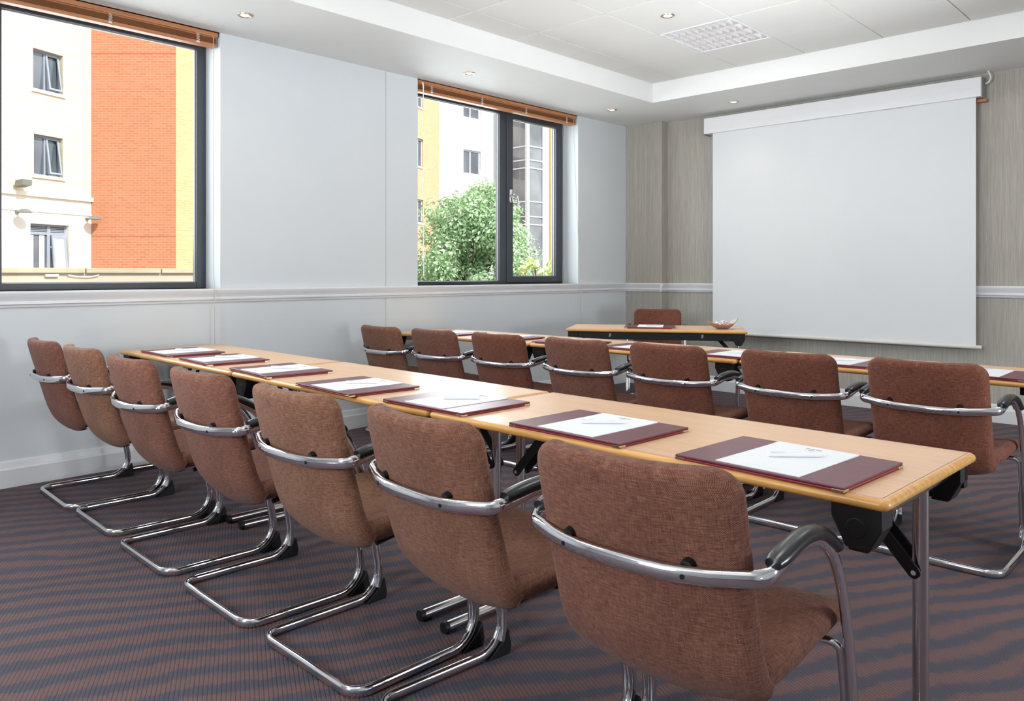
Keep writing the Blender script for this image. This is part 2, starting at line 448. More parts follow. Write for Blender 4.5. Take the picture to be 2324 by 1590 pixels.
b = B(); wframe(b, 5.392, 6.212, SILL+0.014, 2.745, (0.08, 0.10, 0.062, 0.074), XF-0.05, XF+0.014)
sash = struct('window_sash', b, 'anthracite', w2, bevel=0.006)
b = B(); pane(b, 5.472, 6.112, SILL+0.076, 2.671, XF-0.03); struct('sash_pane', b, 'glass', sash)
b = B(); bead(b, 5.472, 6.112, SILL+0.076, 2.671, XF-0.014); struct('sash_bead', b, 'frame_bead', sash)
b = B(); pane(b, 4.178, 5.302, SILL+0.032, 2.706, XF-0.045); struct('window_pane', b, 'glass', w2)
b = B(); bead(b, 4.178, 5.302, SILL+0.032, 2.706, XF-0.022); struct('glazing_bead', b, 'frame_bead', w2)
b = B(); box(b, (XF+0.014, 5.415, 1.86), (XF+0.026, 5.450, 1.99))
tube(b, fillet([(XF+0.026, 5.433, 1.935), (XF+0.062, 5.433, 1.935), (XF+0.066, 5.475, 1.93), (XF+0.066, 5.500, 1.80)], 0.012, 4), 0.009, 8)
struct('window_handle', b, 'chrome', sash, smooth=40, bevel=0.003)
b = B()
for z in (1.12, 2.60): cyl(b, (XF+0.012, 6.217, z), (XF+0.012, 6.217, z+0.09), 0.007, 8)
struct('hinge', b, 'alu_grey', w2, smooth=40)

# ------------------------------------------------------------------ wooden blinds drawn up
def blind(y0, y1, tapes, label, cord_y, cord_bottom, wand=None):
    t = thing('venetian_blind', label, 'blind', (XW-0.05, (y0+y1)/2, ZC))
    def P(bm, lo, hi, mi=0): box(bm, (lo[0]+0.05-XW*0, lo[1]-(y0+y1)/2, lo[2]-ZC), (hi[0]+0.05, hi[1]-(y0+y1)/2, hi[2]-ZC), mi)
    b = B(); P(b, (-0.022, y0, 2.752), (-0.008, y1, 2.781)); P(b, (-0.075, y0+0.01, 2.745), (-0.022, y1-0.01, 2.779))
    obj('head_rail', b, 'blind', t, bevel=0.003)
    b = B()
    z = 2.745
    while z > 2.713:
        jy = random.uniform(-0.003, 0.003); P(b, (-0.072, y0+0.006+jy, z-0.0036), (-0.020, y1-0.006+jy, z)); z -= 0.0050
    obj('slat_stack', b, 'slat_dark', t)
    b = B(); P(b, (-0.074, y0+0.006, 2.686), (-0.016, y1-0.006, 2.709)); obj('bottom_rail', b, 'blind', t, bevel=0.004)
    for ty in tapes:
        b = B()
        for k in range(7):
            q = ty-(y0+y1)/2
            cyl(b, (0.05-0.012, q-0.012+0.005*(k % 2), 2.752-0.009*k-ZC), (0.05-0.010, q+0.012-0.004*(k % 2), 2.746-0.009*k-ZC), 0.0022, 5)
        cbox(b, (0.05-0.012, ty-(y0+y1)/2, 2.697-ZC), (0.006, 0.02, 0.012))
        obj('ladder_cord', b, 'clear', t)
    q = cord_y[0]-(y0+y1)/2; q2 = cord_y[1]-(y0+y1)/2
    b = B(); tube(b, crom([(0.05-0.006, q, 2.75-ZC), (0.05-0.002, q, 2.5-ZC), (0.05+0.030, q2, 1.30-ZC), (0.05+0.046, q2, 1.07-ZC), (0.05+0.046, q2, cord_bottom-ZC)], 4), 0.0022, 6)
    obj('pull_cord', b, 'cord', t)
    if wand:
        q = wand-(y0+y1)/2
        b = B(); tube(b, [(0.05-0.004, q, 2.762-ZC), (0.05+0.004, q, 2.735-ZC), (0.05+0.004, q, 2.71-ZC)], 0.006, 8); tube(b, [(0.05+0.004, q, 2.71-ZC), (0.05+0.004, q+0.004, 1.20-ZC)], 0.0035, 8)
        cyl(b, (0.05+0.004, q+0.004, 1.20-ZC), (0.05+0.004, q+0.004, 1.165-ZC), 0.006, 8)
        obj('tilt_wand', b, 'white_plastic', t, smooth=40)
    return t
blind(0.11, 2.424, (0.75, 1.75, 2.29), 'raised wooden venetian blind above the wide window beside the orange brick view', (2.392, 2.374), 0.45)
blind(4.134, 6.205, (4.29, 4.88, 5.46, 6.06), 'raised wooden venetian blind above the window with the tree outside', (6.165, 6.206), 0.66, 4.185)

# ------------------------------------------------------------------ projector screen on the front wall
t = thing('projection_screen', 'large white roll-down projection screen hanging on the wallpapered front wall', 'projection screen', (-2.81, 7.09, 2.65))
def R(x, y, z): return (x+2.81, y-7.09, z-2.65)
b = B(); box(b, R(-4.035, 7.025, 2.582), R(-1.588, 7.162, 2.735))
for z in (2.604, 2.622, 2.636, 2.652): box(b, R(-4.035, 7.0235, z), R(-1.588, 7.026, z+0.004))
obj('screen_housing', b, 'alu_white', t, bevel=0.003)
for x in (-4.039, -1.584):
    b = B(); cbox(b, R(x, 7.094, 2.656), (0.008, 0.14, 0.166))
    for z in (2.70, 2.60): cyl(b, R(x-0.006, 7.05, z), R(x+0.006, 7.05, z), 0.006, 8)
    obj('end_cap', b, 'alu_grey', t)
b = B(); n = 24
rows_ = [[(R(-3.955+2.325*i/n, 7.060+0.004*math.sin(i*0.8), z)) for i in range(n+1)] for z in (2.60, 1.6, 0.61)]
vs = [[b.verts.new(p) for p in r] for r in rows_]
vb = [[b.verts.new((p[0], p[1]+0.002, p[2])) for p in r] for r in rows_]
for a in (vs, vb):
    for j in range(2):
        for i in range(n): b.faces.new((a[j][i], a[j][i+1], a[j+1][i+1], a[j+1][i]))
obj('screen_fabric', b, 'screen', t, smooth=60)
b = B(); tube(b, [R(-3.985, 7.062, 0.596), R(-1.590, 7.062, 0.596)], 0.016, 12); obj('bottom_bar', b, 'screen_bar', t, smooth=40)
b = B(); cbox(b, R(-1.60, 7.12, 2.560), (0.07, 0.05, 0.022)); obj('bracket', b, 'copper', t)
b = B(); tube(b, crom([R(-1.572, 7.10, 2.69), R(-1.545, 7.09, 2.70), R(-1.535, 7.085, 2.74), R(-1.550, 7.085, 2.783)], 6), 0.006, 8); obj('power_cable', b, 'white_plastic', t, smooth=60)

# ------------------------------------------------------------------ ceiling lights
def luminaire(x0, x1, y0, y1, label):
    t = thing('louvre_ceiling_light', label, 'ceiling light', ((x0+x1)/2, (y0+y1)/2, ZT), 0, 'square louvred ceiling lights')
    hx, hy = (x1-x0)/2-0.006, (y1-y0)/2-0.006
    b = B(); wf = 0.012
    for lo, hi in (((-hx, -hy), (-hx+wf, hy)), ((hx-wf, -hy), (hx, hy)), ((-hx+wf, -hy), (hx-wf, -hy+wf)), ((-hx+wf, hy-wf), (hx-wf, hy))):
        box(b, (lo[0], lo[1], -0.004), (hi[0], hi[1], 0.05))
    box(b, (-hx, -hy, 0.085), (hx, hy, 0.09)); obj('light_housing', b, 'alu_white', t)
    b = B(); ix, iy = hx-wf, hy-wf; nx, ny = 10, 4
    def blade(bm, c, half, along, w0, w1, zt):
        pts = [(-w0/2, 0.0), (w0/2, 0.0), (w1*0.32, zt*0.5), (w1/2, zt), (-w1/2, zt), (-w1*0.32, zt*0.5)]
        if along == 'x': prism(bm, [(c+p[0], p[1]) for p in pts], 'x', -half, half)
        else: prism(bm, [(c+p[0], p[1]) for p in pts], 'y', -half, half)
    for k in range(ny+1): blade(b, -iy+2*iy*k/ny, ix, 'x', 0.004, 0.060, 0.052)
    for k in range(nx+1): blade(b, -ix+2*ix*k/nx, iy, 'y', 0.003, 0.026, 0.040)
    obj('louvre', b, 'louvre', t, smooth=35)
    for k in range(ny):
        y = -iy+2*iy*(k+0.5)/ny
        b = B(); cyl(b, (-ix, y, 0.068), (ix, y, 0.068), 0.012, 10); obj('fluorescent_tube', b, 'tube', t, smooth=60)
    return t
t_ = NT('mirror_louvre'); t_.set(Metallic=0.75, Roughness=0.26, Base_Color=srgb(244, 244, 246)); M['louvre'] = t_.m
lab = ['square louvred ceiling light in the raised tile ceiling', 'square louvred ceiling light over the near rows, window side', 'square louvred ceiling light near the front wall, room centre',
       'square louvred ceiling light over the near rows, room centre', 'square louvred ceiling light behind the camera, window side', 'square louvred ceiling light behind the camera, room centre']
LUM_ALL.sort(key=lambda q: LUM.index(min(LUM, key=lambda l: abs(l[0]-q[0])+abs(l[1]-q[2]))))
for q, l in zip(LUM_ALL, lab): luminaire(*q, l)

def downlight(x, y, z, label, tilt=0.0):
    t = thing('recessed_downlight', label, 'downlight', (x, y, z), 0, 'small recessed downlights')
    b = B(); lathe(b, [(0.048, 0.0), (0.046, -0.005), (0.038, -0.007), (0.033, -0.003), (0.031, 0.012)], 24); obj('trim_ring', b, 'nickel', t, smooth=40)
    b = B(); lathe(b, [(0.0005, -0.010), (0.012, -0.009), (0.022, -0.005), (0.028, 0.0), (0.028, 0.01)], 20); obj('bulb', b, 'lamp_warm', t, smooth=60)
    return t
for x, y, z, l in ((-4.552, 2.374, ZC, 'recessed downlight in the soffit beside the wide window'), (-4.572, 4.300, ZC, 'recessed downlight in the soffit over the near end of the tree window'),
                   (-4.581, 6.223, ZC, 'recessed downlight in the soffit over the far end of the tree window'), (-3.548, 6.719, ZC, 'recessed downlight in the soffit above the projection screen'),
                   (-2.955, 4.657, ZT, 'glowing downlight in a ceiling tile beside the louvred light')):
    downlight(x, y, z, l)

# ------------------------------------------------------------------ cantilever armchair (origin: floor, under the rear floor bar; +Y is the way a sitter faces)
HW = 0.259
def oval_sweep(bm, pts, side, a, c, n=12, closed=True):
    """a: half size along T x S, c: half size along S"""
    N = len(pts); rings = []
    for i in range(N):
        T = ((pts[(i+1) % N]-pts[i-1]) if closed else (pts[min(i+1, N-1)]-pts[max(0, i-1)])).normalized()
        S = side[i]; S = (S-T*S.dot(T)).normalized(); Nn = T.cross(S)
        rings.append([pts[i]+S*math.cos(2*PI*k/n)*c+Nn*math.sin(2*PI*k/n)*a for k in range(n)])
    loft(bm, rings, closed, True)
LEG = [(0.095, 0.680), (0.160, 0.681), (0.225, 0.668), (0.286, 0.634), (0.334, 0.576), (0.372, 0.492), (0.403, 0.388), (0.430, 0.250)]
def leg_curve(): return crom([(0, y, z) for y, z in LEG], 4)
def frame_path():
    L = leg_curve()
    foot = fillet([(0, 0.430, 0.250), (0, 0.472, 0.0165), (0, 0.22, 0.0165)], 0.095, 10)
    h = [(HW, p.y, p.z) for p in L]                                        # right arm front part, down
    right = [(HW, 0.04, 0.669)]+h+[(HW, p.y, p.z) for p in foot[1:]]
    right = [Vector(p) for p in right]
    rc = fillet([(HW, 0.12, 0.0165), (HW, 0.0, 0.0165), (0, 0.0, 0.0165)], 0.062, 7)
    low = right+[Vector(p) for p in rc[:-1]]
    bar = crom([(0.17, -0.052, 0.650), (0.09, -0.064, 0.650), (0, -0.068, 0.650)], 4)
    up = fillet([(HW, 0.04, 0.669), (HW, -0.016, 0.660), (0.17, -0.052, 0.653)], 0.055, 7)[1:-1]
    half = list(reversed(bar))[:-1]+list(reversed([Vector(p) for p in up]))
    half = [Vector(p) for p in ([(0, -0.076, 0.650), (0.045, -0.075, 0.650), (0.09, -0.071, 0.650), (0.13, -0.063, 0.651), (0.17, -0.052, 0.653)])]+[Vector(p) for p in reversed(up)]
    H = half+low                                                          # from bar middle to near the rear floor bar middle
    mir = [Vector((-p.x, p.y, p.z)) for p in reversed(H[1:])]
    P = H+[Vector((0, 0, 0.0165))]+mir
    S = []
    for i, p in enumerate(P):
        T = (P[(i+1) % len(P)]-P[i-1]).normalized()
        if abs(p.x) > HW-1e-4 and abs(T.x) < 0.05: s = Vector((math.copysign(1, p.x), 0, 0))
        else:
            s = Vector((0, 0, 1)).cross(T).normalized()
            if s.dot(p-Vector((0, 0.2, p.z))) < 0: s = -s
        S.append(s)
    return P, S
def stadium(w, th, n=7):
    """rounded lateral section: list of (s, d)"""
    r = th/2; pts = []
    for k in range(n+1): a = -PI/2+PI*k/n; pts.append((w/2-r+r*math.cos(a), r*math.sin(a)))
    m = 10
    for k in range(1, m): pts.append((w/2-r-(w-2*r)*k/m, r))
    for k in range(n+1): a = PI/2+PI*k/n; pts.append((-w/2+r+r*math.cos(a), r*math.sin(a)))
    for k in range(1, m): pts.append((-w/2+r+(w-2*r)*k/m, -r))
    return pts
def cushion(bm, prof, W, TH, BOW, zedge=None):
    """prof: centre line (y,z); per station width, thickness, bow; inner normal = left of travel"""
    uv = bm.loops.layers.uv.verify(); N = len(prof); rings = []; arc = [0.0]
    for i in range(1, N): arc.append(arc[-1]+math.dist(prof[i], prof[i-1]))
    vmap = {}
    st = stadium(0.462, 0.052); UA = [0.0]
    for k in range(1, len(st)): UA.append(UA[-1]+math.dist(st[k], st[k-1]))
    R = []; frozen = {}
    for i in range(N):
        a = prof[max(0, i-1)]; c = prof[min(N-1, i+1)]; ty, tz = c[0]-a[0], c[1]-a[1]; L = math.hypot(ty, tz); ty /= L; tz /= L
        ny, nz = -tz, ty
        ring = []
        for s, d in stadium(W[i], TH[i]):
            e = abs(s)/max(0.01, 0.455/2)
            off = d+BOW[i]*e**2.0; py, pz = prof[i][0]+ny*off, prof[i][1]+nz*off
            if zedge and prof[i][1] < zedge:                     # the side edges stop higher than the middle: a dished bucket
                w = min(1.0, e)**4*0.92; py += (frozen[len(ring)][0]-py)*w; pz += (frozen[len(ring)][1]-pz)*w
            elif zedge: frozen[len(ring)] = (py, pz)
            v = bm.verts.new((s, py, pz)); ring.append(v)
        R.append(ring)
    n = len(R[0])
    fs = []
    UA.append(UA[-1]+math.dist(st[0], st[-1]))
    for i in range(N-1):
        for j in range(n):
            f = bm.faces.new((R[i][j], R[i][(j+1) % n], R[i+1][(j+1) % n], R[i+1][j]))
            for l, q in zip(f.loops, ((UA[j], arc[i]), (UA[j+1], arc[i]), (UA[j+1], arc[i+1]), (UA[j], arc[i+1]))): l[uv].uv = q
    for i, r in ((0, R[0][::-1]), (N-1, R[-1])):
        f = bm.faces.new(r)
        for l in f.loops: l[uv].uv = (l.vert.co.x, arc[i]+l.vert.co.z)
def make_chair(label, group):
    t = thing('cantilever_armchair', label, 'chair', group=group)
    # backrest: from the top edge down the back and under the seat
    ctr = crom([(-0.078, 0.832), (-0.072, 0.80), (-0.055, 0.74), (-0.030, 0.66), (-0.004, 0.57), (0.021, 0.485), (0.046, 0.432), (0.073, 0.402), (0.101, 0.384), (0.136, 0.376)], 4)
    prof = []; last = None
    for p in ctr: prof.append((p.x, p.y))
    # dense rounded top
    prof = [(-0.0790, 0.8395), (-0.0789, 0.8385), (-0.0787, 0.837), (-0.0784, 0.834)]+prof[1:]
    ztop = 0.8395; W = []; TH = []; BO = []
    for i, (y, z) in enumerate(prof):
        d = ztop-z; r = 0.060
        w = 0.450-2*(r-math.sqrt(max(0, r*r-(r-min(r, d))**2)))
        th = 0.052*(0.35+0.65*math.sqrt(max(0, 1-(1-min(1, d/0.020))**2)))
        W.append(max(0.335, w)); TH.append(th)
        f = min(1, max(0, (0.60-z)/0.22)); g = min(1, max(0, (z-0.62)/0.2)); BO.append(-(0.032-0.002*f+0.014*g))
    L = len(prof)
    for k, q in ((1, 0.45), (2, 0.6), (3, 0.75), (4, 0.88)): TH[-k] *= q
    b = B(); cushion(b, [(y, z) for y, z in prof], W, TH, [-x for x in BO], 0.398)
    obj('backrest', b, 'fab_red', t, smooth=55)
    # seat cushion
    sp = [(0.084, 0.404), (0.090, 0.404), (0.110, 0.405), (0.150, 0.409), (0.20, 0.417), (0.28, 0.431), (0.35, 0.442), (0.412, 0.447), (0.446, 0.445), (0.466, 0.439), (0.476, 0.431), (0.480, 0.425)]
    Wd = [0.446, 0.450, 0.456, 0.464, 0.472, 0.476, 0.478, 0.478, 0.474, 0.464, 0.450, 0.436]
    Td = [0.058, 0.066, 0.070, 0.070, 0.068, 0.064, 0.060, 0.056, 0.050, 0.040, 0.026, 0.012]
    b = B(); cushion(b, sp, Wd, Td, [0.040, 0.040, 0.039, 0.036, 0.030, 0.022, 0.014, 0.010, 0.006, 0.003, 0.0, 0.0]); obj('seat', b, 'fab_red', t, smooth=55)
    # one bent oval tube: floor loop, front legs, arms, bar behind the back
    P, S = frame_path(); b = B(); oval_sweep(b, P, S, 0.0162, 0.0102, 14)
    fr = obj('frame', b, 'chrome', t, smooth=60)
    for x in (-0.130, 0.130):
        yb = -0.0630
        b = B(); tube(b, [(x, yb+0.004, 0.664), (x, -0.030, 0.671)], [0.0115, 0.0140], 14); obj('back_spacer', b, 'black', t, smooth=50)
        b = B(); cyl(b, (x, yb-0.0085, 0.650), (x, yb-0.0112, 0.650), 0.0048, 10); obj('bolt_head', b, 'black', fr)
    # thinner tube under the seat, running down inside both front legs
    lp = leg_curve(); inner = []
    IX = HW-0.0175
    low = [p for p in lp if p.z < 0.33]
    legpts = [(IX, p.y, p.z) for p in low]+[(IX, 0.449, 0.140), (IX, 0.450, 0.085), (IX, 0.440, 0.052)]
    half = [(0.0, 0.380, 0.404), (0.10, 0.380, 0.404)]+[(IX, 0.394, 0.404)]+legpts
    half = fillet(half, [0, 0, 0.022]+[0]*len(legpts), 6)
    full = [Vector((-p.x, p.y, p.z)) for p in reversed(half[1:])]+half
    b = B(); tube(b, full, 0.0088, 10); obj('seat_support', b, 'chrome', t, smooth=60)
    for x in (-0.14, 0.14):
        b = B(); tube(b, [(x, 0.16, 0.372), (x, 0.375, 0.403)], 0.009, 8); obj('seat_rail', b, 'black', t, smooth=60)
    for sx in (-1, 1):
        # padded armrest
        A = crom([(sx*HW, 0.012, 0.668), (sx*HW, 0.095, 0.680), (sx*HW, 0.160, 0.681), (sx*HW, 0.225, 0.668), (sx*HW, 0.286, 0.634), (sx*HW, 0.296, 0.624)], 5)
        b = B(); rings = []; N = len(A)
        for i, p in enumerate(A):
            T = (A[min(N-1, i+1)]-A[max(0, i-1)]).normalized(); X = Vector((1, 0, 0)); U = X.cross(T); U = U if U.z > 0 or abs(U.z) < 0.3 and U.y > 0 else -U
            e = min(1, i/3, (N-1-i)/4); k = 0.74+0.26*math.sqrt(max(0, 1-(1-e)**2))
            rings.append([p+U*(0.0125+0.0155*math.sin(2*PI*j/14)*k)+X*math.cos(2*PI*j/14)*0.0205*k for j in range(14)])
        loft(b, rings, False, True); obj('armrest_pad', b, 'pad', t, smooth=60)
        b = B(); prism(b, [(0.390, 0.0), (0.478, 0.0), (0.484, 0.024), (0.474, 0.074), (0.452, 0.046), (0.420, 0.022)], 'x', sx*HW-0.013, sx*HW+0.013)
        obj('floor_glide', b, 'black', t, bevel=0.002)
    return t
NEAR = 'chairs along the near row of tables'; FAR = 'chairs along the far row of tables'
# x, y, yaw(deg), fabric, label
near = [(-4.528, 1.298, -2.0, 'fab_red', 'brown woven cantilever chair by the window wall, first of the near row'),
        (-3.965, 1.300, -1.5, 'fab_tan', 'lighter tan-brown cantilever chair, second from the window wall, near row'),
        (-3.322, 1.275, -1.5, 'fab_red', 'reddish-brown cantilever chair, third from the window wall, near row'),
        (-2.680, 1.270, -1.5, 'fab_red', 'reddish-brown cantilever chair, fourth and middle one of the near row'),
        (-2.062, 1.265, -1.0, 'fab_tan', 'lighter tan-brown cantilever chair, fifth from the window wall, near row'),
        (-1.478, 1.264, -4.5, 'fab_mid', 'brown cantilever chair, second from the open end of the near row'),
        (-0.862, 1.262, 2.5, 'fab_red', 'largest brown cantilever chair, closest to the camera, end of the near row')]
far = [(-4.580, 3.465, -1.0, 'fab_tan', 'tan-brown cantilever chair by the wall, first of the far row'),
       (-3.996, 3.465, -1.0, 'fab_red', 'reddish-brown cantilever chair, second from the wall, far row'),
       (-3.395, 3.465, -0.5, 'fab_deep', 'brown cantilever chair, third from the wall, far row'),
       (-2.781, 3.465, -0.5, 'fab_red', 'reddish-brown cantilever chair, fourth and middle one of the far row'),
       (-2.184, 3.465, 0.0, 'fab_deep', 'brown cantilever chair, fifth from the wall, far row'),
       (-1.555, 3.475, 0.0, 'fab_deep', 'brown cantilever chair, second from the cropped end of the far row'),
       (-0.976, 3.475, 0.0, 'fab_deep', 'brown cantilever chair at the cropped end of the far row, below the screen edge')]
chair0 = make_chair(near[0][4], NEAR)
for i, (x, y, a, fab, lab) in enumerate(near+far):
    g = NEAR if i < 7 else FAR
    if i == 0: c = chair0; c.location = (x, y, 0); c.rotation_euler = (0, 0, math.radians(a))
    else: c = dup(chair0, (x, y, 0), math.radians(a), lab, g)
    if fab != 'fab_red': refab(c, fab)
    if i >= 7: c.scale.z = (0.956, 0.960, 0.965, 0.970, 0.976, 0.982, 0.986)[i-7]      # the far chairs sit a touch lower
HYAW = math.radians(31.4)
HT = Vector((-3.71, 5.66, 0))
def on_head(u, v, z=0.0): return HT+Vector((u*math.cos(HYAW)-v*math.sin(HYAW), u*math.sin(HYAW)+v*math.cos(HYAW), z))
p = on_head(-0.012, 0.86)
c = dup(chair0, p, HYAW+PI, 'brown cantilever chair behind the presenter table, facing the room', None); del c['group']; refab(c, 'fab_deep')

# ------------------------------------------------------------------ folding tables (local x along, +y = front side with the apron)
TL, TWD, TH_ = 1.456, 0.615, 0.725
def make_table(label, group):
    t = thing('folding_table', label, 'table', group=group)
    hx, hy = TL/2, TWD/2
    b = B(); box(b, (-hx+0.012, -hy+0.012, TH_-0.023), (hx-0.012, hy-0.012, TH_)); top = obj('tabletop', b, 'beech', t)
    # rounded solid edge band all round
    b = B(); sec = [(-0.012, -0.0005), (-0.002, -0.0012), (0.0035, -0.005), (0.006, -0.012), (0.0035, -0.019), (-0.002, -0.0235), (-0.012, -0.024)]
    rings = []
    cr = 0.020
    loop = []
    for cx, cy, a0 in ((hx-cr, hy-cr, 0), (-hx+cr, hy-cr, 90), (-hx+cr, -hy+cr, 180), (hx-cr, -hy+cr, 270)):
        for k in range(6):
            a = math.radians(a0+90*k/5); loop.append((cx, cy, a))
    for cx, cy, a in loop:
        rings.append([(cx+math.cos(a)*(cr-0.006+d), cy+math.sin(a)*(cr-0.006+d), TH_+z) for d, z in sec])
    loft(b, rings, True); obj('edge_band', b, 'edge', top, smooth=50)
    b = B(); rr = [[(cx+math.cos(a)*(cr-0.006+d), cy+math.sin(a)*(cr-0.006+d), TH_+0.0002) for d in (-0.0130, -0.0114)] for cx, cy, a in loop]
    V = [[b.verts.new(p) for p in r] for r in rr]
    for i in range(len(V)): a_, c_ = V[i], V[(i+1) % len(V)]; b.faces.new((a_[0], a_[1], c_[1], c_[0]))
    obj('edge_joint', b, 'line', top)
    # apron rail along the front
    b = B(); box(b, (-hx+0.10, hy-0.045, TH_-0.084), (hx-0.10, hy-0.022, TH_-0.026)); box(b, (hx-0.10, hy-0.047, TH_-0.086), (hx-0.018, hy-0.020, TH_-0.025)); obj('apron', b, 'black', t, bevel=0.003)
    b = B()
    for x in (-0.38, 0.36): cbox(b, (x, hy-0.0215, TH_-0.045), (0.014, 0.004, 0.020)); cbox(b, (x+0.004, hy-0.0205, TH_-0.058), (0.010, 0.005, 0.012))
    obj('clip', b, 'alu_grey', t)
    zc = TH_-0.025
    for sx in (-1, 1):
        for sy in (-1, 1):
            x0 = sx*(hx-0.018); x1 = sx*(hx-0.122)
            pts = [(x0, zc), (x1, zc), (x1, zc-0.028), (x1+sx*0.030, zc-0.088), (x0-sx*0.026, zc-0.092), (x0, zc-0.042)]
            y0, y1 = sorted((sy*(hy-0.018), sy*(hy-0.078)))
            b = B(); prism(b, pts, 'y', y0, y1); cbox(b, ((x0+x1)/2+sx*0.002, (y0+y1)/2, zc-0.0925), (0.040, 0.05, 0.006))
            yy = sy*(hy-0.0175); cyl(b, ((x0+x1)/2, yy-sy*0.004, zc-0.046), ((x0+x1)/2, yy+sy*0.001, zc-0.046), 0.022, 16)
            obj('corner_bracket', b, 'black', t, bevel=0.004)
        ly = 0.070; lx = sx*(hx-0.060)
        b = B(); tube(b, [(lx, ly, 0.025), (lx, ly, TH_-0.05)], 0.0180, 20); obj('leg', b, 'steel', t, smooth=60)
        b = B(); tube(b, [(lx, -hy+0.03, TH_-0.048), (lx, hy-0.03, TH_-0.048)], 0.0205, 16); obj('top_bearer', b, 'steel', t, smooth=60)
        b = B(); tube(b, [(lx, -hy+0.032, 0.0225), (lx, hy-0.022, 0.0225)], 0.0172, 16); fb = obj('foot_bar', b, 'steel', t, smooth=60)
        for e in (-hy+0.018, hy-0.008):
            b = B(); tube(b, [(lx, e, 0.0225), (lx, e+(0.016 if e < 0 else -0.016), 0.0225)], 0.0186, 16)
            cbox(b, (lx, e+(0.03 if e < 0 else -0.03), 0.004), (0.024, 0.03, 0.008)); obj('end_cap', b, 'black', fb, smooth=50)
        # folding brace: a pair of black links from the underside down to the leg
        for oy in (-0.027, 0.027):
            b = B(); p0 = Vector((lx-sx*0.175, ly+oy, TH_-0.060)); p1 = Vector((lx-sx*0.006, ly+oy, 0.475))
            d = (p1-p0); L = d.length; d.normalize(); nrm = Vector((-d.z, 0, d.x))
            w = 0.0145; pts = []
            for k in range(9): a = PI/2-PI*k/8; q = p1+d*math.cos(a)*w+nrm*math.sin(a)*w; pts.append((q.x, q.z))
            q = p0-nrm*w; pts.append((q.x, q.z)); q = p0+nrm*w; pts.append((q.x, q.z))
            prism(b, pts, 'y', ly+oy-0.003, ly+oy+0.003); lk = obj('folding_brace', b, 'black', t)
            s = -1 if oy < 0 else 1
            b = B(); cyl(b, (p1.x, ly+oy+s*0.003, p1.z), (p1.x, ly+oy+s*0.0055, p1.z), 0.006, 12); obj('rivet', b, 'chrome', lk)
        b = B(); box(b, (lx-sx*0.10-0.05, ly-0.05, TH_-0.075), (lx-sx*0.10+0.05, ly+0.05, TH_-0.030)); box(b, (lx-sx*0.17-0.014, ly-0.032, TH_-0.10), (lx-sx*0.17+0.014, ly+0.032, TH_-0.03)); obj('hinge_block', b, 'black', t, bevel=0.004)
    return t
table0 = make_table('beech folding table at the open end of the near row', 'folding tables in two rows')
table0.location = (-1.252, 1.968, 0); table0.rotation_euler = (0, 0, math.radians(-1.6))
GT = 'folding tables in two rows'
dup(table0, (-2.714, 2.012, 0), math.radians(-1.8), 'middle beech folding table of the near row', GT)
dup(table0, (-4.178, 2.052, 0), math.radians(-1.4), 'beech folding table of the near row, against the window wall', GT)
dup(table0, (-4.196, 4.080, 0), math.radians(0.4), 'beech folding table of the far row, against the window wall', GT)
dup(table0, (-2.735, 4.100, 0), math.radians(0.6), 'middle beech folding table of the far row', GT)
dup(table0, (-1.274, 4.145, 0), math.radians(0.8), 'beech folding table at the cropped end of the far row', GT)
c = dup(table0, HT, HYAW+PI, 'beech folding table set at an angle near the screen, black apron showing', None); del c['group']
for ch in list(c.children):
    if ch.name.startswith('corner_bracket'):
        v = [q.co for q in ch.data.vertices]
        if sum(q.x for q in v) > 0 and sum(q.y for q in v) > 0: D.objects.remove(ch)   # this table's other front corner has none

# ------------------------------------------------------------------ folders, note pads and pens
FW, FD = 0.414, 0.316
def make_folder(label, group):
    t = thing('blotter_folder', label, 'folder', group=group)
    hx, hy = FW/2, FD/2
    b = B(); box(b, (-hx, -hy, 0.0005), (hx, hy, 0.0062)); obj('base_board', b, 'red', t, bevel=0.002)
    b = B(); box(b, (-hx-0.001, -hy-0.001, 0.0066), (hx+0.001, hy+0.001, 0.0125)); obj('top_board', b, 'leather', t, bevel=0.0022)
    for sx in (-1, 1):
        for sy in (-1, 1):
            b = B(); L = 0.026; X, Y = sx*(hx+0.0012), sy*(hy+0.0012)
            pts = [(X, Y), (X-sx*L, Y), (X-sx*L, Y-sy*0.002), (X-sx*0.002, Y-sy*0.002), (X-sx*0.002, Y-sy*L), (X, Y-sy*L)]
            prism(b, pts, 'z', 0.0003, 0.0066); obj('metal_corner', b, 'gold', t, bevel=0.0008)
    return t
def text_mesh(s, size):
    c = D.curves.new('lettering', 'FONT'); c.body = s; c.size = size; c.align_x = 'CENTER'; c.extrude = 0.00004
    o = D.objects.new('lettering', c); COL.objects.link(o); bpy.context.view_layer.update()
    me = D.meshes.new_from_object(o.evaluated_get(bpy.context.evaluated_depsgraph_get())); D.objects.remove(o); return me
ME_A = text_mesh('JURYS', 0.0150); ME_B = text_mesh('INN', 0.0085)
for m_ in (ME_A, ME_B): m_.materials.clear(); m_.materials.append(M['ink'])
